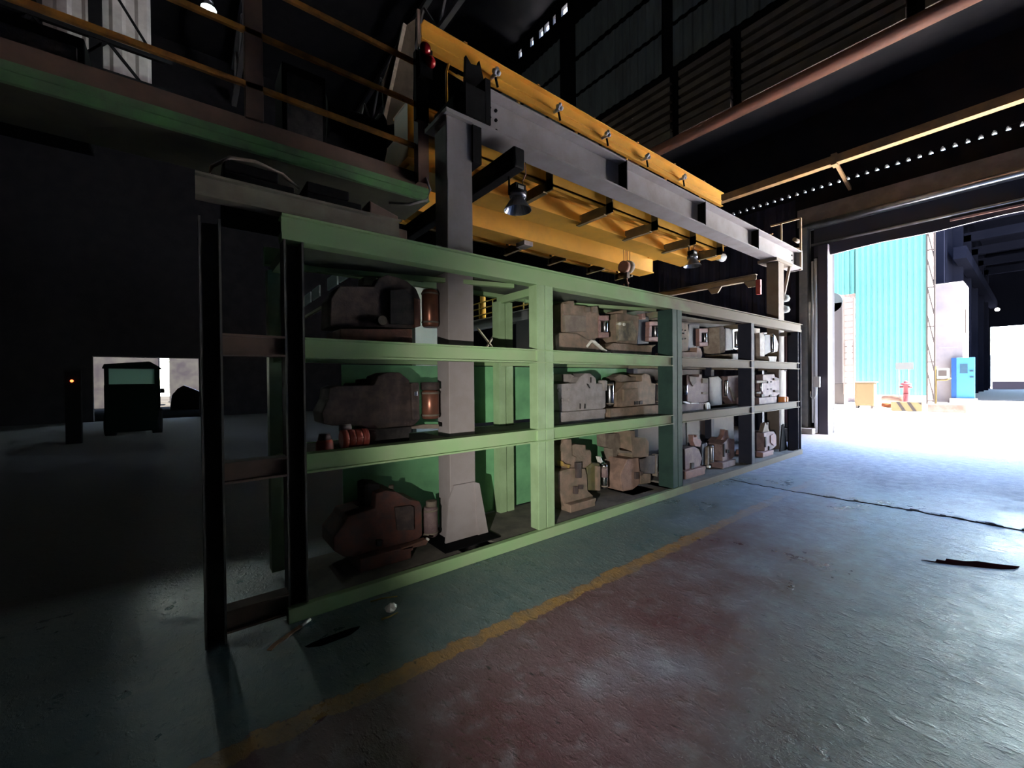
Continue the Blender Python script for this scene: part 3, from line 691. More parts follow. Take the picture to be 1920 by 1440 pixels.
  ('C','drum','navy',9.337,3.581,0.09,0.454,0.085),
  ('P','body','mauve',3.28,0.3,[(8.75,0.53),(9.0,0.54),(9.24,0.52),(9.36,0.43),(9.37,0.23),(9.2,0.18),(8.78,0.15)]),
  ('P','side_plate','rosy',3.26,0.03,[(9.03,0.46),(9.18,0.48),(9.28,0.42),(9.28,0.3),(9.18,0.25),(9.03,0.32)]),
  ('P','lug','dust',3.32,0.08,[(8.91,0.71),(8.97,0.71),(8.98,0.67),(9.02,0.67),(9.02,0.72),(9.08,0.71),(9.07,0.59),(9.15,0.5),(8.79,0.54),(8.86,0.62)]),
  ('P','slot','dark2',3.26,0.03,[(8.77,0.46),(8.83,0.45),(8.82,0.25),(8.77,0.26)]),
  ('P','slot','dark2',3.26,0.03,[(8.94,0.26),(8.99,0.25),(8.98,0.17),(8.94,0.17)]),
  ('P','base','rosy',3.22,0.5,[(8.54,0.09),(9.04,0.09),(9.04,0.14),(9.06,0.144),(9.06,0.18),(8.54,0.18)]),
 ]),
]
# ================================================================ MACHINE BLOCKS ON THE RACK
random.seed(11)
for tier, label, ps in MACH:
    xs = [v[0] for p in ps if p[0] == 'P' for v in p[5]]
    z0 = {'top': 1.88, 'mid': 1.08, 'low': .09}[tier]
    t = thing('machine_block', label, 'machine', ((min(xs)+max(xs))/2, 3.5, z0), 'machines on the %s tier' % {'top': 'top', 'mid': 'middle', 'low': 'bottom'}[tier])
    for p in ps:
        if p[0] == 'P':
            _, n, mk, y, th, pts = p
            th = min(th, 3.84-y)
            MB().prism(pts, y, y+th).build(n, M(mk), t, .008 if th > .08 else .003)
        elif p[0] == 'C':
            _, n, mk, x, y, za, zb, r = p
            h = zb-za
            dr = MB().lathe((x, y, za), [(r*.82, 0), (r, h*.05), (r, h*.93), (r*.8, h)], 22).build(n, M(mk), t)
            if h > .2:
                for zz in (.1, .86): MB().lathe((x, y, za+h*zz), [(r*1.04, 0), (r*1.06, .004), (r*1.06, .014), (r*1.04, .018)], 22).build('band', M('dust'), dr)
        else:
            _, n, mk, x, y, z, r, th = p
            MB().tube([(x, y, z), (x, y+th, z)], r, 14).build(n, M(mk), t)

# small things on the middle shelf
REDC = mat('red_enamel', (.42, .07, .045), .5, 0, (.3, .06, .05), 8)
t = thing('red_cup', 'low red cup with a dark rim at the left end of the middle shelf', 'cup', (.8, 3.3, 1.08))
MB().lathe((.8, 3.3, 1.08), [(.058, 0), (.062, .02), (.06, .07), (.05, .09)], 20).build('body', REDC, t)
MB().lathe((.8, 3.3, 1.17), [(.048, 0), (.045, .02), (.04, .045)], 20).build('rim', M('dark'), t)
t = thing('ribbed_roll', 'red and grey ribbed roll lying on the middle shelf beside the red cup', 'roll', (1.02, 3.3, 1.08))
for k in range(4):
    x = .925+k*.052
    MB().tube([(x, 3.33, 1.155), (x+.004, 3.33, 1.155), (x+.044, 3.33, 1.155), (x+.048, 3.33, 1.155)], [.064, .073, .073, .064], 22).build('rib', REDC, t)
MB().tube([(.935, 3.4, 1.235), (1.02, 3.4, 1.235)], .03, 14).build('grey_tube', M('greyp'), t)
t = thing('orange_roll', 'small orange roll at the door end of the middle shelf', 'roll', (9.5, 3.2, 1.08))
for k, x in enumerate((9.42, 9.56)):
    MB().lathe((x, 3.2, 1.08), [(.06, 0), (.065, .01), (.065, .12), (.055, .13)], 16).build('sleeve', mat('orange_plastic', (.75, .25, .05), .5), t)
tag(MB().tube([(3.72, 3.3, 1.99), (3.8, 3.3, 2.06), (3.85, 3.3, 2.05), (4.02, 3.3, 1.96), (4.15, 3.3, 1.93)], [.014, .018, .022, .02, .014], 10).build('lever_tool', M('pale'), base=(3.9, 3.3, 1.95)), 'pale bent lever lying across the foot of a machine on the top shelf', 'lever')

def Y_(k):
    c = {'cream': (.016, .0125, .011), 'pale': (.018, .018, .017), 'dust': (.006, .005, .0047), 'ochre': (.011, .008, .003)}[k]
    return mat('yard_'+k, tuple(v*1.9 for v in c), .85, spec=.02)
# ================================================================ GANTRY FRAME
g = thing('gantry_frame', 'grey steel gantry frame with bolted beam on two columns through the rack', 'gantry', (2.06, 3.5, 0))
GB = mat('gantry_side', (.19, .20, .245), .5, 0, (.16, .165, .2), 2.5)
c = MB().box(1.92, 2.2, 3.4, 3.63, 0, 4.08).build('column', GREY, g, .006)
c = MB().box(9.85, 10.15, 3.4, 3.63, 0, 4.06).build('column', BEIGE, g, .006)
for x0, x1 in ((1.92, 2.2),):
    p = [(x0-.07, .09), (x0-.03, .5), (x0+.03, .62), (x1-.03, .62), (x1+.0, .09)]
    MB().prism(p, 3.375, 3.395).build('base_stiffener', GREY, g)
    MB().prism([(x1-.03, .62), (x1+.02, .60), (x1+.12, .09), (x1, .09)], 3.36, 3.4).build('base_stiffener', GREY, g)
MB().box(1.75, 2.35, 3.2, 3.8, .09, .1).build('base_plate', BLK, g)
MB().prism([(9.5, .09), (9.62, .62), (9.7, .64), (9.9, .09)], 3.26, 3.28).build('base_stiffener', BLK, g)
rb = MB().ibeam('X', 2.4, 11.3, 3.54, 4.12, 4.53, .28, .022).build('runway_beam', GREY, g)
for x in (4.64, 6.75, 8.84):
    MB().box(x, x+.016, 3.395, 3.54, 4.13, 4.52).build('stiffener', BLK, g)  # flat black holds the shade on plates facing away from the door
MB().box(2.39, 2.41, 3.38, 3.7, 4.1, 4.55).build('end_plate', GREY, g)
for z in (4.43, 4.33, 4.22):
    for x in (2.5, 2.58): MB().tube([(x, 3.51, z), (x, 3.535, z)], .017, 6).build('bolt', BLK, g)
MB().box(11.28, 11.3, 3.4, 3.68, 4.1, 4.55).build('end_plate', GREY, g)
for z in (4.42, 4.3, 4.2): MB().tube([(11.0, 3.51, z), (11.0, 3.535, z)], .017, 6).build('bolt', BLK, g)
# head of the near column: dark end stop, cross beam and seat
MB().prism([(2.2, 4.43), (2.22, 4.84), (2.28, 4.78), (2.36, 4.80), (2.38, 4.86), (2.46, 4.6), (2.46, 4.56), (2.32, 4.56), (2.32, 4.43)], 3.52, 3.56).build('end_stop', BLK, g)
MB().box(2.325, 2.388, 3.34, 3.7, 4.12, 4.56).build('head_block', BLK, g)
MB().box(2.1, 2.32, 3.34, 3.97, 4.125, 4.42).build('cross_beam', BLK, g)
MB().box(1.9, 2.44, 3.36, 3.8, 4.08, 4.12).build('seat_plate', GREY, g)
MB().box(2.2, 2.3, 3.38, 3.66, 3.72, 4.08).build('seat_bracket', BLK, g)
MB().box(2.74, 2.89, 3.42, 7.2, 3.86, 4.085).build('tie_beam', BLK, g, .02)
# far end: seat, strut and hooped end frame
MB().box(9.7, 10.6, 3.38, 3.75, 4.06, 4.12).build('seat_plate', BEIGE, g)
MB().bar((10.15, 3.42, 3.3), (10.55, 3.42, 4.06), .05, .05).build('strut', BEIGE, g)
ef = MB()
ef.bar((11.25, 3.42, 4.1), (11.25, 3.42, 5.3), .035, .035); ef.bar((11.25, 3.42, 5.3), (11.25, 4.05, 5.3), .035, .035)
ef.bar((11.25, 3.82, 5.3), (11.25, 3.82, 4.62), .035, .035); ef.bar((11.25, 3.82, 4.62), (11.25, 3.42, 4.62), .035, .035)
ef.build('end_hoop', mat('hoop_tan', (.5, .33, .2), .5), g)
for y in (3.5, 3.9): MB().tube([(11.1, y, 4.8), (11.35, y, 4.8)], .045, 10).build('buffer', M('dust'), g)
MB().bar((11.25, 4.0, 5.1), (11.25, 6.6, 5.1), .025, .025).build('tie_rod', TANB, g)

t = thing('alarm_bell', 'pair of pale domes on the side of the far gantry column above the rack', 'bell', (10.3, 3.5, 3.0))
for z in (3.08, 3.32):
    MB().lathe((10.28, 3.46, z), [(.02, -.07), (.11, -.05), (.13, 0), (.11, .06), (.03, .1)], 18).build('dome', M('pale'), t)
MB().box(10.15, 10.2, 3.44, 3.5, 2.95, 3.45).build('mount_plate', BEIGE, t)

# short light steel beam pointing away from the door end of the gantry
sb = thing('bracket_beam', 'light steel beam pointing into the hall under the crane, near the far column', 'beam', (10.8, 5.3, 4.0))
MB().ibeam('Y', 4.2, 7.1, 10.8, 3.95, 4.1, .14, .016).build('beam', BEIGE, sb)
for y in (4.3, 5.2, 6.9): MB().prism([(y-.18, 3.95), (y+.18, 3.95), (y+.08, 3.8), (y-.08, 3.8)], 10.78, 10.82, 'X').build('gusset', BEIGE, sb)
MB().box(10.76, 10.84, 4.1, 4.2, 3.6, 3.95).build('red_hanger', mat('dark_red', (.18, .01, .02), .5), sb)

# ================================================================ OVERHEAD CRANE
cr = thing('overhead_crane', 'yellow double girder overhead crane with walkways running above the rack', 'crane', (5, 5.2, 4.1))
X0, X1 = 2.05, 8.7
def girder(y0, y1):
    MB().box(X0, X1, y0+.03, y1-.03, 4.12, 4.85).box(X0, X1, y0, y1, 4.10, 4.125).box(X0, X1, y0, y1, 4.84, 4.865).build('girder', YEL, cr)
girder(4.5, 4.95); girder(5.62, 6.02)
for y0, y1, ye in ((4.0, 4.5, 4.0), (6.02, 6.5, 6.5)):
    MB().box(X0, X1, y0, y1, 4.34, 4.352).build('walkway_plate', YEL, cr)
    s = 1 if ye < 5 else -1
    a, b = sorted((ye, ye+s*.03))
    c0, c1 = sorted((ye, ye+s*.1))
    MB().box(X0, X1, a, b, 4.2, 4.42).box(X0, X1, c0, c1, 4.2, 4.215).build('edge_channel', YEL, cr)
    # stringer
    MB().box(X0, X1, (y0+y1)/2-.02, (y0+y1)/2+.02, 4.24, 4.34).build('stringer', YEL, cr)
BRK = mat('bracket_dark', (.10, .07, .03), .6, 0, (.16, .10, .03), 6)
for x in (2.6, 3.75, 4.97, 6.14, 7.37, 8.4):
    MB().box(x-.012, x+.012, 3.89, 4.0, 4.07, 4.45).box(x-.012, x+.012, 3.89, 4.56, 4.065, 4.22).box(x-.06, x+.012, 4.0, 4.56, 4.05, 4.068).build('walkway_bracket', BRK, cr)
    MB().box(x-.012, x+.012, 6.41, 6.51, 4.07, 4.42).box(x-.012, x+.012, 6.0, 6.5, 4.065, 4.22).box(x-.06, x+.012, 6.0, 6.5, 4.05, 4.068).build('walkway_bracket', BRK, cr)
# conductor rail on posts along the near walkway
MB().box(1.97, 8.58, 3.99, 4.01, 5.09, 5.33).box(1.97, 8.58, 3.93, 4.01, 5.33, 5.345).box(1.97, 8.58, 3.95, 4.01, 5.08, 5.095).box(1.97, 8.58, 3.975, 3.99, 5.19, 5.21).build('conductor_rail', YEL, cr, .004)
MB().box(2.4, 8.6, 3.985, 4.01, 4.98, 5.005).build('mid_rail', YEL, cr)
for x in (3.3, 4.35, 5.5, 6.6, 7.8):
    MB().box(x-.015, x+.015, 4.01, 4.04, 4.4, 5.2).build('rail_post', YEL, cr)
for x in (2.86, 3.88, 4.86, 5.86, 6.97):
    i_ = MB().tube([(x, 3.985, 5.16), (x, 3.88, 5.16)], [.02, .03], 8)
    i_.ball((x-.03, 3.88, 5.17), .03, 8); i_.ball((x+.03, 3.88, 5.17), .03, 8); i_.ball((x, 3.87, 5.2), .026, 8)
    i_.build('insulator', M('white'), cr)
    MB().bar((x, 3.9, 5.12), (x+.03, 3.9, 5.02), .02, .02).build('insulator_clip', BLK, cr)
for x in (2.5, 3.6, 4.7, 5.75, 6.85, 7.9):
    MB().bar((x, 4.0, 5.34), (x, 4.0, 5.42), .012, .012).bar((x, 4.0, 5.42), (x+.04, 4.0, 5.42), .012, .012).build('rail_hook', ORAIL, cr)
# hanging end hoop at the near end of the conductor rail
hp = MB().tube([(2.3, 4.0, 5.08), (2.27, 4.0, 4.98), (2.27, 4.0, 4.62), (2.42, 4.0, 4.56)], .014, 8)
hp.tube([(2.27, 4.0, 5.0), (2.5, 4.0, 4.98), (2.5, 4.0, 4.74), (2.36, 4.0, 4.74)], .014, 8); hp.box(2.5, 2.6, 3.98, 4.0, 4.9, 5.0)
hp.build('rail_end_hoop', YEL, cr)
# end carriage at both ends
MB().box(X0-.06, X0+.2, 4.4, 6.2, 4.14, 4.5).build('end_carriage', YEL, cr)
MB().box(X1-.2, X1+.1, 3.95, 6.6, 4.42, 4.8).build('end_carriage', YEL, cr)
MB().prism([(4.62, 4.1), (4.85, 4.28), (4.62, 4.42)], X0+.0, X0+.05, 'X').build('end_gusset', YEL, cr)
pl = MB().box(4.75, 4.95, 5.66, 5.9, 4.02, 4.1); pl.build('limit_box', M('greyp'), cr)
# motor and duct at the far end of the crane
MB().tube([(8.9, 4.3, 4.25), (9.3, 4.3, 4.25)], .09, 14).build('end_buffer', M('pale'), cr)
MB().box(8.7, 9.0, 4.2, 4.4, 4.15, 4.35).build('buffer_mount', YEL, cr)

# hook block
hb = thing('hook_block', 'small sheave block with a hook hanging on ropes under the crane', 'hook', (7.15, 5.25, 3.7))
for dx in (-.12, -.03, .03, .14):
    MB().tube([(7.15+dx, 5.25, 4.75), (7.15+dx*.7, 5.25, 3.95)], .006, 6).build('rope', M('rust'), hb)
MB().tube([(7.02, 5.25, 3.9), (7.12, 5.25, 3.9)], .12, 18).build('sheave', M('rust'), hb)
MB().tube([(7.16, 5.25, 3.92), (7.26, 5.25, 3.92)], .13, 18).build('sheave', M('dust'), hb)
MB().box(7.09, 7.19, 5.2, 5.3, 3.68, 3.86).build('yoke', M('dark'), hb, .01)
MB().tube([(7.14, 5.25, 3.7), (7.14, 5.25, 3.62), (7.2, 5.25, 3.58), (7.2, 5.25, 3.5), (7.13, 5.25, 3.46), (7.06, 5.25, 3.5), (7.05, 5.25, 3.55)], [.025, .024, .026, .026, .024, .018, .01], 10).build('hook', M('rust'), hb)

# high bay lamps
SHD = mat('reflector_alu', (.42, .42, .46), .28, .9)
def high_bay(loc, label, lit=False):
    x, y, z = loc
    t = thing('high_bay_lamp', label, 'lamp', (x, y, z-.16), 'high bay lamps')
    rf = MB()
    seg = 24
    for k in range(seg):
        a0, a1 = 2*math.pi*k/seg, 2*math.pi*(k+1)/seg
        pr = [(.07, .0), (.085, -.03), (.15, -.13), (.155, -.14)]
        for (r0, z0), (r1, z1) in zip(pr, pr[1:]):
            rf.face([(x+r0*math.cos(a0), y+r0*math.sin(a0), z+z0), (x+r1*math.cos(a0), y+r1*math.sin(a0), z+z1), (x+r1*math.cos(a1), y+r1*math.sin(a1), z+z1), (x+r0*math.cos(a1), y+r0*math.sin(a1), z+z0)])
    o = rf.build('reflector', SHD, t); sd = o.modifiers.new('solid', 'SOLIDIFY'); sd.thickness = .003
    MB().lathe((x, y, z), [(.09, 0), (.095, .02), (.095, .05), (.07, .06)], 20).build('collar', M('steeld'), t)
    MB().box(x-.075, x+.075, y-.06, y+.06, z+.06, z+.14).build('gear_housing', BLK, t, .008)
    MB().box(x-.04, x+.04, y-.063, y-.06, z+.08, z+.115).build('rating_plate', M('pale'), t)
    MB().bar((x-.12, y, z+.0), (x-.12, y, z+.2), .02, .012).bar((x+.12, y, z+.0), (x+.12, y, z+.12), .02, .012).bar((x-.12, y, z+.05), (x+.12, y, z+.05), .012, .012).build('bracket', BLK, t)
    MB().tube([(x+.08, y, z+.14), (x+.09, y+.02, z+.22), (x+.12, y, z+.3), (x+.1, y-.02, z+.42)], .006, 6).build('cable', M('rust'), t)
    if lit: MB().ball((x, y, z-.07), .09, 12).build('bulb', mat('lit_bulb', (1, 1, 1), .5, emit=((.75, 1, .88), 60)), o)
    else: MB().ball((x, y, z-.03), .045, 12).build('bulb', M('greyp'), o)
    return t
high_bay((2.93, 3.6, 3.64), 'unlit bell shaped lamp hanging by the near grey column')
high_bay((7.45, 4.0, 3.84), 'smaller unlit bell shaped lamp hanging under the far end of the yellow crane')
lit = high_bay((.5, 12.0, 10.5), 'glowing greenish lamp high in the dark upper left', True)
lamp('high_bay_glow', 'POINT', (.5, 12.0, 10.2), (0, 0, 0), 60, (.8, 1, .9), shadow_soft_size=.1)

# ================================================================ LEFT RUNWAY WITH RAILING
rw = thing('crane_runway', 'dark runway walkway with a green edge strip and orange railings in the upper left', 'walkway', (-1, 4.3, 3.5))
GEDGE = mat('green_edge', (.10, .24, .09), .45, 0, (.09, .15, .08), 4)
MB().box(-4, 2.04, 4.0, 4.02, 3.51, 3.64).box(-4, 2.04, 3.985, 4.02, 3.50, 3.512).box(-4, 2.04, 3.99, 4.0, 3.575, 3.583).build('edge_strip', GEDGE, rw)
MB().box(-4, 2.04, 4.03, 4.06, 3.64, 3.79).build('web_plate', BROWN, rw)
MB().box(-4, 2.04, 4.02, 4.62, 3.5, 3.53).build('underside_plate', mat('olive_underside', (.055, .055, .03), .7, 0, (.04, .035, .025), 3), rw)
for x in (-1.6, .40): MB().box(x, x+.13, 4.0, 4.1, 3.78, 5.6).build('post', BROWN, rw, .004)
MB().box(1.9, 2.02, 3.95, 4.05, 3.66, 4.5).build('post', mat('post_rust', (.22, .12, .085), .65, 0, (.16, .09, .065), 5), rw)
MB().box(1.88, 2.02, 3.94, 4.0, 4.3, 5.0).build('post', BLK, rw)
MB().box(1.90, 1.93, 3.93, 3.96, 4.9, 5.42).build('mast', BROWN, rw)
for z in (4.05, 4.49, 4.92):
    MB().box(-4, 1.9, 4.0, 4.03, z-.022, z+.022).build('handrail', ORAIL, rw)
t = thing('warning_light', 'pair of dark red beacon lamps on the post beside the yellow rail', 'beacon', (1.97, 3.9, 4.95))
for x, z in ((1.955, 5.0), (2.01, 4.89)):
    MB().ball((x, 3.88, z), .06, 14).build('lens', mat('beacon_red', (.25, .01, .015), .15), t)
MB().box(1.9, 2.04, 3.88, 3.95, 4.72, 5.02).build('bracket', BLK, t)
tag(MB().tube([(1.98, 3.95, 3.72), (2.02, 3.93, 3.6), (1.98, 3.93, 3.48), (1.8, 3.95, 3.4), (1.6, 4.0, 3.38)], .013, 8).build('hanging_cable', M('greyp'), base=(2, 3.95, 3.4)), 'grey cable drooping from the right end of the runway walkway', 'cable')
# dark equipment standing on the runway, barely visible
random.seed(5)
for i, (xa, xb, za, zb, y, lab) in enumerate(((.75, 1.15, 3.55, 4.7, 4.7, 'narrow dark cabinet behind the orange handrails'), (1.2, 1.85, 3.55, 4.9, 5.0, 'bulky dark hoist drum behind the orange handrails near the beacons'), (-1.3, -.6, 3.55, 4.3, 4.8, 'dark cabinet behind the handrail at the far upper left'))):
    t = thing('electrical_cabinet' if i != 1 else 'hoist_drum', lab, 'machinery', ((xa+xb)/2, y, 3.55))
    if i == 1:
        MB().tube([(xa, y, 4.45), (xa+.05, y, 4.45), (xb-.05, y, 4.45), (xb, y, 4.45)], [.38, .3, .3, .38], 22).build('drum', BLK, t)
        MB().box(xa, xb, y-.25, y+.25, za, 4.15).build('bed', BROWN, t, .01)
        MB().box(xa+.1, xa+.4, y-.3, y-.26, 4.0, 4.12).build('name_plate', M('dark'), t)
    else:
        MB().box(xa, xb, y-.2, y+.2, za, zb).build('body', BLK, t, .01); MB().box(xa+.04, xb-.04, y-.22, y-.2, za+.1, zb-.1).build('door', M('dark2'), t, .004)
pg = thing('platform_guard', 'pale sloping guard plate in the dark behind the beacon post', 'plate', (3.0, 7.0, 6.5))
MB().prism([(2.75, 6.05), (3.25, 6.3), (3.35, 8.2), (3.1, 7.9), (2.7, 6.75)], 7.0, 7.03).build('plate', mat('guard_plate', (.035, .026, .019), .8, 0, (.02, .015, .01), 2, spec=.1), pg)
MB().bar((2.72, 6.98, 6.1), (3.12, 6.98, 7.95), .06, .06).build('edge_angle', M('dust'), pg)

# pale wall panels and lattice high on the left
wp = MB().corr('X', 14.6, -2.6, -.65, 8.9, 12.5, .42, .06, -1)
tag(wp.build('trim_10', mat('pale_cladding', (.42, .37, .36), .7, 0, (.34, .3, .29), 3)), kind='structure')
lt = thing('lattice_girder', 'dark lattice girder crossing in front of the pale upper left wall panels', 'truss', (-1.5, 13.8, 9.5))
MB().box(-4.5, -.2, 13.7, 13.8, 9.75, 9.85).box(-4.5, -.2, 13.7, 13.8, 9.0, 9.1).box(-1.72, -1.5, 13.72, 13.9, 8.5, 13).build('chords', BLK, lt)
b = MB()
for k in range(3): b.bar((-4.4+k*1.2, 13.75, 9.05), (-3.8+k*1.2, 13.75, 9.8), .06, .06); b.bar((-3.8+k*1.2, 13.75, 9.8), (-3.2+k*1.2, 13.75, 9.05), .06, .06)
b.bar((-1.6, 13.75, 11.6), (-.6, 13.75, 9.9), .05, .05); b.build('lattice_bars', BLK, lt)
lamp('panel_fill', 'POINT', (-1.6, 11.5, 12.2), (0, 0, 0), 35, (1, .9, .88), shadow_soft_size=.15)  # fill light without a fixture, added to brighten the pale panels

# hall structure seen through the open top tier
mz = thing('mezzanine', 'distant grey platform with yellow handrails seen through the open top shelf', 'platform', (7, 10, 2))
MB().ibeam('Y', 7.3, 12.5, 7.1, 3.18, 3.46, .25, .02).build('edge_beam', mat('pale_girder', (.4, .42, .42), .6), mz)
YR = mat('rail_yellow', (.55, .42, .10), .5)
for z in (3.58, 3.77, 3.95): MB().tube([(7, 7.4, z), (7, 12.4, z)], .02, 8).build('handrail', YR, mz)
for y in (7.7, 8.4, 9.1, 9.8, 10.5, 11.2, 11.9): MB().tube([(7, y, 3.46), (7, y, 3.97)], .018, 8).build('rail_post', YR, mz)
MB().tube([(7.1, 10.45, 3.46), (7.1, 10.45, 4.6)], .09, 12).build('bollard', mat('post_yellow', (.5, .3, .04), .5), mz)
MB().box(6.95, 7.2, 8.0, 8.66, 2.2, 3.18).build('control_panel', M('steeld'), mz)
for y in (7.5, 12.2): MB().box(7, 7.2, y, y+.2, 0, 3.18).build('leg', M('dark'), mz)
MB().bar((7, 9.4, 2.2), (7, 10.6, 3.2), .05, .05).build('cross_brace', mat('brace_cream', (.5, .42, .3), .6), mz)
MB().bar((7, 10.6, 2.2), (7, 9.4, 3.2), .05, .05).build('cross_brace', mat('brace_cream', (.5, .42, .3), .6), mz)
tag(MB().box(4.2, 5.1, 9.0, 9.2, 0, 4.3).build('pale_panel', mat('pale_panel', (.38, .42, .35), .6), base=(4.6, 9, 0)), 'pale grey green panel standing beyond the rack behind the leftmost top machine', 'panel')
lg = thing('pale_beam', 'broken line of pale glazing slanting behind the leftmost top shelf machine', 'window', (1.6, 10, 4))
for k, (y0, y1) in enumerate(((8.0, 8.8), (8.95, 9.7), (10.4, 11.1), (11.3, 12.6), (13.4, 14.6))):
    MB().prism([(y0, 3.62), (y1, 3.62), (y1, 3.88), (y0, 3.88)], 2.45, 2.48, 'X').build('pieces', mat('pieces', (.4, .5, .5), .3), lg)  # pale beam across the hall, broken into short lengths
MB().box(2.44, 2.5, 7.8, 15, 3.3, 3.36).build('lower_bar', mat('pale_bar', (.5, .5, .35), .5), lg)
lamp('mezzanine_fill', 'POINT', (6.0, 9.3, 5.6), (0, 0, 0), 18, (1, .98, .85), shadow_soft_size=.2)  # unseen light added to lift the platform and its railings

# vertical pipes by the door end of the rack
pp = thing('rose_pipe', 'rosy vertical pipe with an elbow behind the door end of the rack', 'pipe', (12, 3.95, 0))
MB().tube([(12.0, 4.0, .45), (12.0, 4.0, 2.9)], .12, 18).build('riser', mat('rose_paint', (.08, .04, .037), .6, spec=.15), pp)
MB().tube([(12.0, 4.0, 1.9), (11.8, 4.05, 1.8), (11.55, 4.1, 1.7)], .1, 14).build('elbow', Y_('cream'), pp)
MB().lathe((12, 4.0, .33), [(.2, 0), (.2, .04), (.13, .05), (.13, .12)], 18).build('flange', Y_('cream'), pp)
MB().box(11.75, 12.25, 3.8, 4.2, 0, .33).build('pedestal', M('dust'), pp, .01)
pb = thing('steel_locker', 'dark grey locker behind the door end of the middle shelf', 'locker', (11.2, 4.1, 0))
MB().box(11.0, 11.3, 3.75, 4.4, .95, 1.75).build('body', M('steeld'), pb, .01); MB().box(10.99, 11.31, 3.74, 4.41, 1.75, 1.8).build('lid', BLK, pb); MB().box(11.02, 11.28, 3.8, 4.35, 0, .95).build('stand', BLK, pb)

# ================================================================ LITTER ON THE FLOOR
def icoish(mb, c, r):
    random.seed(4); n = 9
    rings = []
    for i in range(1, 6):
        th = math.pi*i/6
        rings.append([Vector(c)+Vector((math.cos(2*math.pi*k/n)*math.sin(th), math.sin(2*math.pi*k/n)*math.sin(th), math.cos(th)*.8+.75))*r*random.uniform(.72, 1.15) for k in range(n)])
    for a, b in zip(rings, rings[1:]):
        for k in range(n): mb.face([a[k], a[(k+1) % n], b[(k+1) % n]]); mb.face([a[k], b[(k+1) % n], b[k]])
    mb.face(rings[0]); mb.face(rings[-1][::-1])
w = MB(); icoish(w, (1.09, 2.78, .0), .042); w.f = w.f
tag(w.build('paper_ball', mat('paper', (.75, .72, .68), .8), base=(1.09, 2.78, 0)), 'crumpled white paper on the floor in front of the rack', 'paper')
STR = mat('straw', (.35, .26, .08), .7)
tag(MB().tube([(1.02, 2.99, .006), (1.1, 2.97, .012), (1.2, 2.93, .01)], .005, 6).build('straw', STR, base=(1.1, 2.97, 0)), 'thin dry stalk on the rack side of the crumpled paper', 'stalk')
tag(MB().tube([(1.0, 2.72, .006), (1.05, 2.71, .01), (1.12, 2.73, .006)], [.008, .006, .004], 6).build('straw', STR, base=(1.05, 2.71, 0)), 'yellowish dry stalk on the aisle side of the crumpled paper', 'stalk')
pts = [(.36, 2.83, .006), (.4, 2.87, .01), (.45, 2.89, .014), (.5, 2.93, .012), (.56, 2.97, .012)]
st = MB()
for a, b in zip(pts, pts[1:]): st.bar(a, b, .03, .006)
tag(st.build('bent_strip', mat('wood_strip', (.38, .2, .12), .7), base=(.45, 2.9, 0)), 'curled orange brown strip on the floor at the foot of the second post', 'strip')
tag(MB().tube([(.56, 2.96, .015), (.62, 3.0, .02)], .011, 8).build('cigarette_butt', M('pale'), base=(.59, 2.98, 0)), 'small pale stub at the tip of the curled strip', 'stub')
p = [(.70+.15*math.cos(a)*(1+.2*math.sin(3*a)), 2.72+.045*math.sin(a)*(1+.2*math.cos(2*a))) for a in [k*math.pi/8 for k in range(16)]]
tag(MB().prism(p, 0, .003, 'Z').build('oil_patch', mat('oil', (.004, .004, .006), .9, spec=0), base=(.7, 2.72, 0)), 'black oil patch on the floor left of the crumpled paper', 'stain')

# ================================================================ FAR LEFT OPENING
st = thing('loader_cab', 'dark green vehicle cab silhouetted in the far left opening', 'vehicle', (-1.4, 18, 0))
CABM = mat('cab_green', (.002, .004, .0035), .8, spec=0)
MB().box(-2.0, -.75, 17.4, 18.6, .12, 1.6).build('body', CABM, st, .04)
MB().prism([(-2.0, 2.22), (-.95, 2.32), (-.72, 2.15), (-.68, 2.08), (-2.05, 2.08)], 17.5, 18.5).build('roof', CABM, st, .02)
for x in (-2.0, -.84):
    for y in (17.5, 18.4): MB().box(x, x+.1, y, y+.1, 1.55, 2.12).build('pillar', CABM, st)
MB().box(-1.9, -.84, 17.54, 17.55, 1.6, 2.1).build('windscreen', mat('cab_glass', (.16, .3, .25), .1), st)
for x in (-2.0, -.9):
    MB().tube([(x-.02, 17.8, .4), (x+.22, 17.8, .4)], .4, 20).build('wheel', BLK, st)
MB().box(-.7, -.6, 17.45, 17.55, 1.3, 1.45).build('mirror', BLK, st)
tag(MB().ball((-2.46, 16.08, 1.7), .035, 10).build('pilot_light', mat('pilot_red', (.8, .05, .02), .4, emit=((1, .12, .03), 5)), base=(-2.46, 16.08, 1.7)), 'tiny red pilot light glowing in the darkness at the far left', 'light')
tag(MB().box(-2.6, -2.3, 16.1, 16.3, 0, 2.0).build('switch_pillar', BLK, base=(-2.45, 16.2, 0)), 'black pillar carrying the tiny red pilot light', 'pillar')
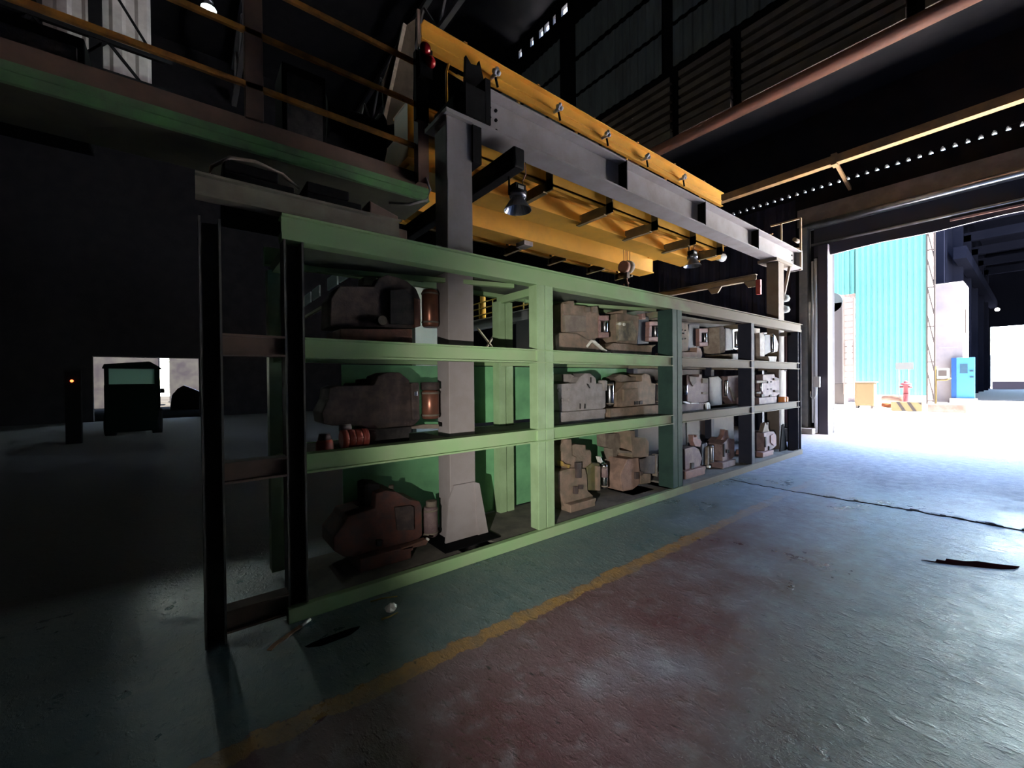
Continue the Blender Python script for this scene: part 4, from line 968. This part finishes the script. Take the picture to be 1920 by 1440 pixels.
for i, (x0, x1, y, z, mk, lab) in enumerate(((-9, -1.6, 38, 4.4, 'yard', 'shed on the left beyond the far left opening'), (-1.2, 7.5, 44, 4.6, 'yard', 'row of sheds furthest beyond the left opening'), (-.9, .2, 33, 1.5, 'mauve', 'brownish heap beyond the far left opening'))):
    t = thing('yard_shed' if i < 2 else 'scrap_heap', lab, 'shed' if i < 2 else 'heap', ((x0+x1)/2, y, 0))
    if i < 2:
        MB().box(x0, x1, y, y+2, 0, z).build('wall', mat('rear_shed', (.004, .0038, .0035), .9, 0, (.0025, .0022, .0025), 1, spec=0), t); MB().box(x0-.2, x1+.2, y-.2, y+2.2, z, z+.25).build('roof', M('dark'), t)  # sheds made tall and wide to block the low sky light
    else:
        MB().prism([(x0, 0), (x0+.1, .9), (x0+.4, 1.3), (x0+.7, 1.5), (x0+1.3, 1.2), (x1+.7, .9), (x1+1, 0)], y, y+1.5).build('pile', M(mk), t, .05)

# ================================================================ OUTSIDE THE DOORWAY
TURQ = mat('turquoise_sheet', (0.0165, 0.047, 0.043), .8, 0, (0.018, 0.051, 0.047), .6, spec=.02)
tb = thing('turquoise_building', 'tall turquoise ribbed sheet building across the yard', 'building', (33, 5, 0))
MB().corr('Y', 33.0, 3.95, 7.1, .5, 14, .26, .05, -1).build('ribbed_wall', TURQ, tb)
MB().corr('Y', 33.4, 7.1, 9.5, 6.9, 14, .26, .05, -1).build('ribbed_wall', mat('turquoise_light', (0.02, .054, .05), .6, spec=.02), tb)
MB().box(33.1, 36, 4.0, 7.0, 0, 14).box(33.6, 36, 7.0, 9.5, 0, 14).build('core', M('dark'), tb)
la = MB()
for z in (.2, 2.4, 4.4, 6.6, 8.7, 11): la.bar((32.95, 3.6, z), (32.95, 3.9, z), .06, .06)
for k in range(7): la.bar((32.95, 3.62, .2+k*1.6), (32.95, 3.9, 1.8+k*1.6), .05, .05)
la.box(32.9, 33.0, 3.88, 3.95, 0, 12).box(32.9, 33.0, 3.58, 3.64, 0, 12).build('lattice_post', Y_('dust'), tb)
gm = thing('silo_tower', 'grey silo with a ladder cage at the left edge of the doorway view', 'silo', (30, 7.2, 0))
MB().box(30, 31, 7.05, 8.3, 1.2, 6.0).build('body', mat('silo_grey', (0.0114, 0.009975, 0.01045), .8, spec=.02), gm, .05)
MB().tube([(30, 7.65, 6.0), (31.2, 7.65, 6.0)], .6, 20).build('dome', mat('silo_dome', (0.0114, 0.0133, 0.01425), .8, spec=.02), gm)
b = MB()
for k in range(14): b.bar((29.95, 6.55, 1.2+k*.36), (29.95, 6.95, 1.2+k*.36), .05, .05)
b.box(29.9, 30, 6.5, 6.56, .6, 6.1).box(29.9, 30, 6.94, 7.0, .6, 6.1).build('ladder', Y_('cream'), gm)
MB().box(30, 30.8, 7.0, 7.9, 0, 1.2).build('plinth', Y_('dust'), gm)
MB().tube([(29.8, 6.7, 2.3), (29.8, 6.7, 3.6)], .1, 12).build('riser_pipe', Y_('pale'), gm)
cb = thing('yellow_cabinet', 'pale yellow electrical cabinet on short feet outside the door', 'cabinet', (27, 5.5, 0))
YC = mat('cabinet_cream', (0.02257, 0.01568, 0.008464), .5, spec=.02)
MB().box(27, 27.6, 5.1, 5.86, .12, 1.3).build('body', YC, cb, .02); MB().box(26.96, 27.64, 5.05, 5.9, 1.3, 1.36).build('top', Y_('cream'), cb)
MB().box(26.985, 27, 5.15, 5.8, .2, 1.24).build('door', YC, cb, .01)
for y in (5.14, 5.74): MB().box(27, 27.5, y, y+.09, 0, .12).build('foot', Y_('dust'), cb)
hy = thing('fire_hydrant', 'pinkish red fire hydrant in front of the turquoise wall', 'hydrant', (27.5, 4.0, 0))
HR = mat('hydrant_red', (0.02508, 0.006897, 0.008151), .45, spec=.02)
MB().lathe((27.5, 4.0, 0), [(.14, 0), (.14, .1), (.11, .12), (.11, .72), (.13, .75)], 16).build('barrel', HR, hy)
MB().lathe((27.5, 4.0, .75), [(.1, 0), (.1, .4), (.2, .42), (.2, .5), (.12, .54)], 16).build('bonnet', HR, hy)
MB().lathe((27.5, 4.0, 1.27), [(.1, 0), (.07, .08), (.03, .12)], 12).build('cap', HR, hy)
MB().tube([(27.5, 3.78, 1.08), (27.5, 4.22, 1.08)], .05, 12).build('outlet', HR, hy)
sg = thing('yard_sign', 'small blank white sign on two legs behind the hydrant', 'sign', (28.3, 4.1, 0))
MB().box(28.3, 28.33, 3.85, 4.5, 1.95, 2.3).build('panel', mat('sign_white', (0.02508, 0.02508, 0.02508), .8, spec=.02), sg)
for y in (4.0, 4.35): MB().box(28.3, 28.34, y, y+.04, 0, 1.95).build('leg', Y_('pale'), sg)
sb_ = thing('striped_block', 'yellow and black diagonally striped barrier block outside the door', 'barrier', (26, 3.9, 0))
MB().box(26, 26.4, 3.25, 4.3, -.01, .42).build('block', mat('block_cream', (0.02508, 0.01944, 0.01066), .7, spec=.02), sb_, .01)
for k in range(3):
    y = 4.12-.36*k
    MB().prism([(y, .42), (y-.12, .42), (y-.34, 0.0), (y-.22, 0.0)] if k < 2 else [(y, .42), (y-.12, .42), (y-.13, .3)], 25.985, 26.0, 'X').build('stripe', mat('stripe_dark', (0.007524, 0.00627, 0.00627), .8, spec=.02), sb_)
tag(MB().box(26.2, 26.6, 1.9, 3.1, -.01, .35).build('kerb_block', mat('yard_kerb', (0.03135, 0.0232, 0.02069), .8, 0, (0.02194, 0.01505, 0.01254), 3, spec=.02), None, .02, (8.712, 0.825, 0)), 'long pale concrete block right of the striped barrier', 'block')
tag(MB().tube([(29, 5.05, .42), (28.6, 4.6, .5), (28.4, 4.25, .42), (28.2, 4.1, .1)], .17, 14).build('lagged_pipe', mat('pipe_peach', (0.02822, 0.01505, 0.01066), .6, spec=.02), base=(9.405, 1.518, 0)), 'fat peach coloured pipe bending down beside the yellow cabinet', 'pipe')
tag(MB().tube([(27.8, 4.5, .14), (27.8, 4.95, .16)], [.14, .1], 12).build('orange_coil', mat('coil_orange', (0.02822, 0.008151, 0.003135), .6, spec=.02), base=(9.174, 1.551, 0)), 'orange coil on the ground beside the yellow cabinet', 'coil')
wt = thing('white_tower', 'tall white box building right of the turquoise wall', 'building', (36, 3.2, 0))
MB().box(36, 39, 2.75, 4.05, 0, 7.2).build('body', mat('tower_white', (.042, .039, .041), .8, 0, (.035, .032, .036), 1, spec=.02), wt, .03)
MB().box(35.98, 36, 3.0, 3.75, 3.3, 3.33).build('seam', M('dark'), wt); MB().box(36.8, 37.5, 2.72, 2.75, 4.2, 5.6).build('side_window', Y_('dust'), wt)
mb_ = thing('meter_box', 'white meter box with pipes on a post in front of the white tower', 'box', (27, 2.7, 1.7))
MB().box(27, 27.3, 2.52, 2.9, 1.5, 1.95).build('casing', Y_('pale'), mb_, .02); MB().box(26.98, 27, 2.58, 2.84, 1.6, 1.85).build('dial_window', Y_('dust'), mb_)
MB().tube([(27.1, 2.93, 0), (27.1, 2.93, 2.05)], .03, 8).build('post', Y_('ochre'), mb_); MB().tube([(27.1, 2.9, 1.42), (27.1, 2.6, 1.42), (27.1, 2.45, 1.5)], .03, 8).build('pipe', Y_('ochre'), mb_)
bd = thing('blue_booth_door', 'light blue steel door with a small window, standing right of the white tower', 'door', (35.5, 2.7, 0))
BL = mat('sky_blue', (0.00855, 0.0285, 0.0589), .7, spec=.02)
lf = MB().box(35.5, 35.6, 2.27, 3.0, .28, 2.66).build('leaf', BL, bd, .01)
MB().box(35.48, 35.95, 3.0, 3.2, .28, 2.66).build('frame', mat('mid_blue', (0.00285, 0.0095, 0.0285), .5, spec=.02), bd)
MB().box(35.3, 36.0, 2.2, 3.25, 0, .28).build('plinth', M('dark'), bd)
MB().box(35.485, 35.5, 2.55, 2.85, 1.75, 2.3).build('window_pane', mat('booth_glass', (0.00627, 0.01254, 0.01881), .2, spec=.02), lf)
for z in (1.85, 1.5): MB().box(35.43, 35.5, 2.32, 2.46, z, z+.05).build('handle', BLK, lf)
tag(MB().box(28, 28.5, 2.2, 2.95, .02, .24).build('blue_crate', mat('strong_blue', (0.0019, 0.0133, 0.0342), .5, spec=.02), None, .01, (14.1, 1.3, 0)), 'strong blue crate lying at the foot of the white tower', 'crate')

# the dark hall across the yard, open at both ends
HD = mat('far_hall_steel', (.0014, .0016, .003), .9, 0, (.002, .0022, .004), .5, spec=0)
fh = thing('far_hall', 'dark open ended hall across the yard with daylight at its far end', 'building', (40, -2, 0))
MB().box(40, 76, 3.9, 4.2, 0, 16).build('side_wall', HD, fh)
MB().box(40, 76, -14, -13.7, 0, 16).build('side_wall', HD, fh)
MB().box(40, 76, -14, 4.2, 16, 16.3).build('roof', HD, fh)
MB().box(39.6, 40.2, 3.9, 12, 0, 16).build('front_wall', HD, fh)
MB().box(75.5, 76, -14, 4.2, 7.4, 16).box(75.5, 76, 3.6, 4.2, 0, 7.4).build('rear_wall', HD, fh)
MB().box(40, 76, -14, 4, 0, .02).build('hall_floor', mat('far_hall_floor', (.02, .018, .018), .9, spec=.1), fh)
for x in (44, 50, 56, 62, 68): MB().box(x, x+.5, 3.4, 3.9, 0, 13).box(x, x+.5, -14, 4, 12.5, 13.2).build('portal_frame', HD, fh)
MB().box(41, 75, 3.0, 3.6, 9.5, 10.3).build('crane_beam', HD, fh)
tag(MB().box(74.5, 75, 0, 3.4, 0, .9).build('far_ramp', mat('ramp_mauve', (.12, .08, .1), .8), base=(74.7, 1.5, 0)), 'low mauve mound at the bright far end of the hall across the yard', 'mound')
tag(MB().ball((58, 2.35, 7.6), .16, 10).build('hall_lamp', mat('far_lamp', (1, 1, 1), .5, emit=((1, .95, .85), 6)), base=(58, 2.35, 7.6)), 'small lit lamp inside the dark hall across the yard', 'lamp')
tag(MB().box(90, 91, -10, 20, 0, 4.5).build('boundary_wall', mat('pale_turq', (.4, .6, .65), .7), base=(90, 5, 0)), 'pale blue strip of wall beyond the far hall', 'wall')
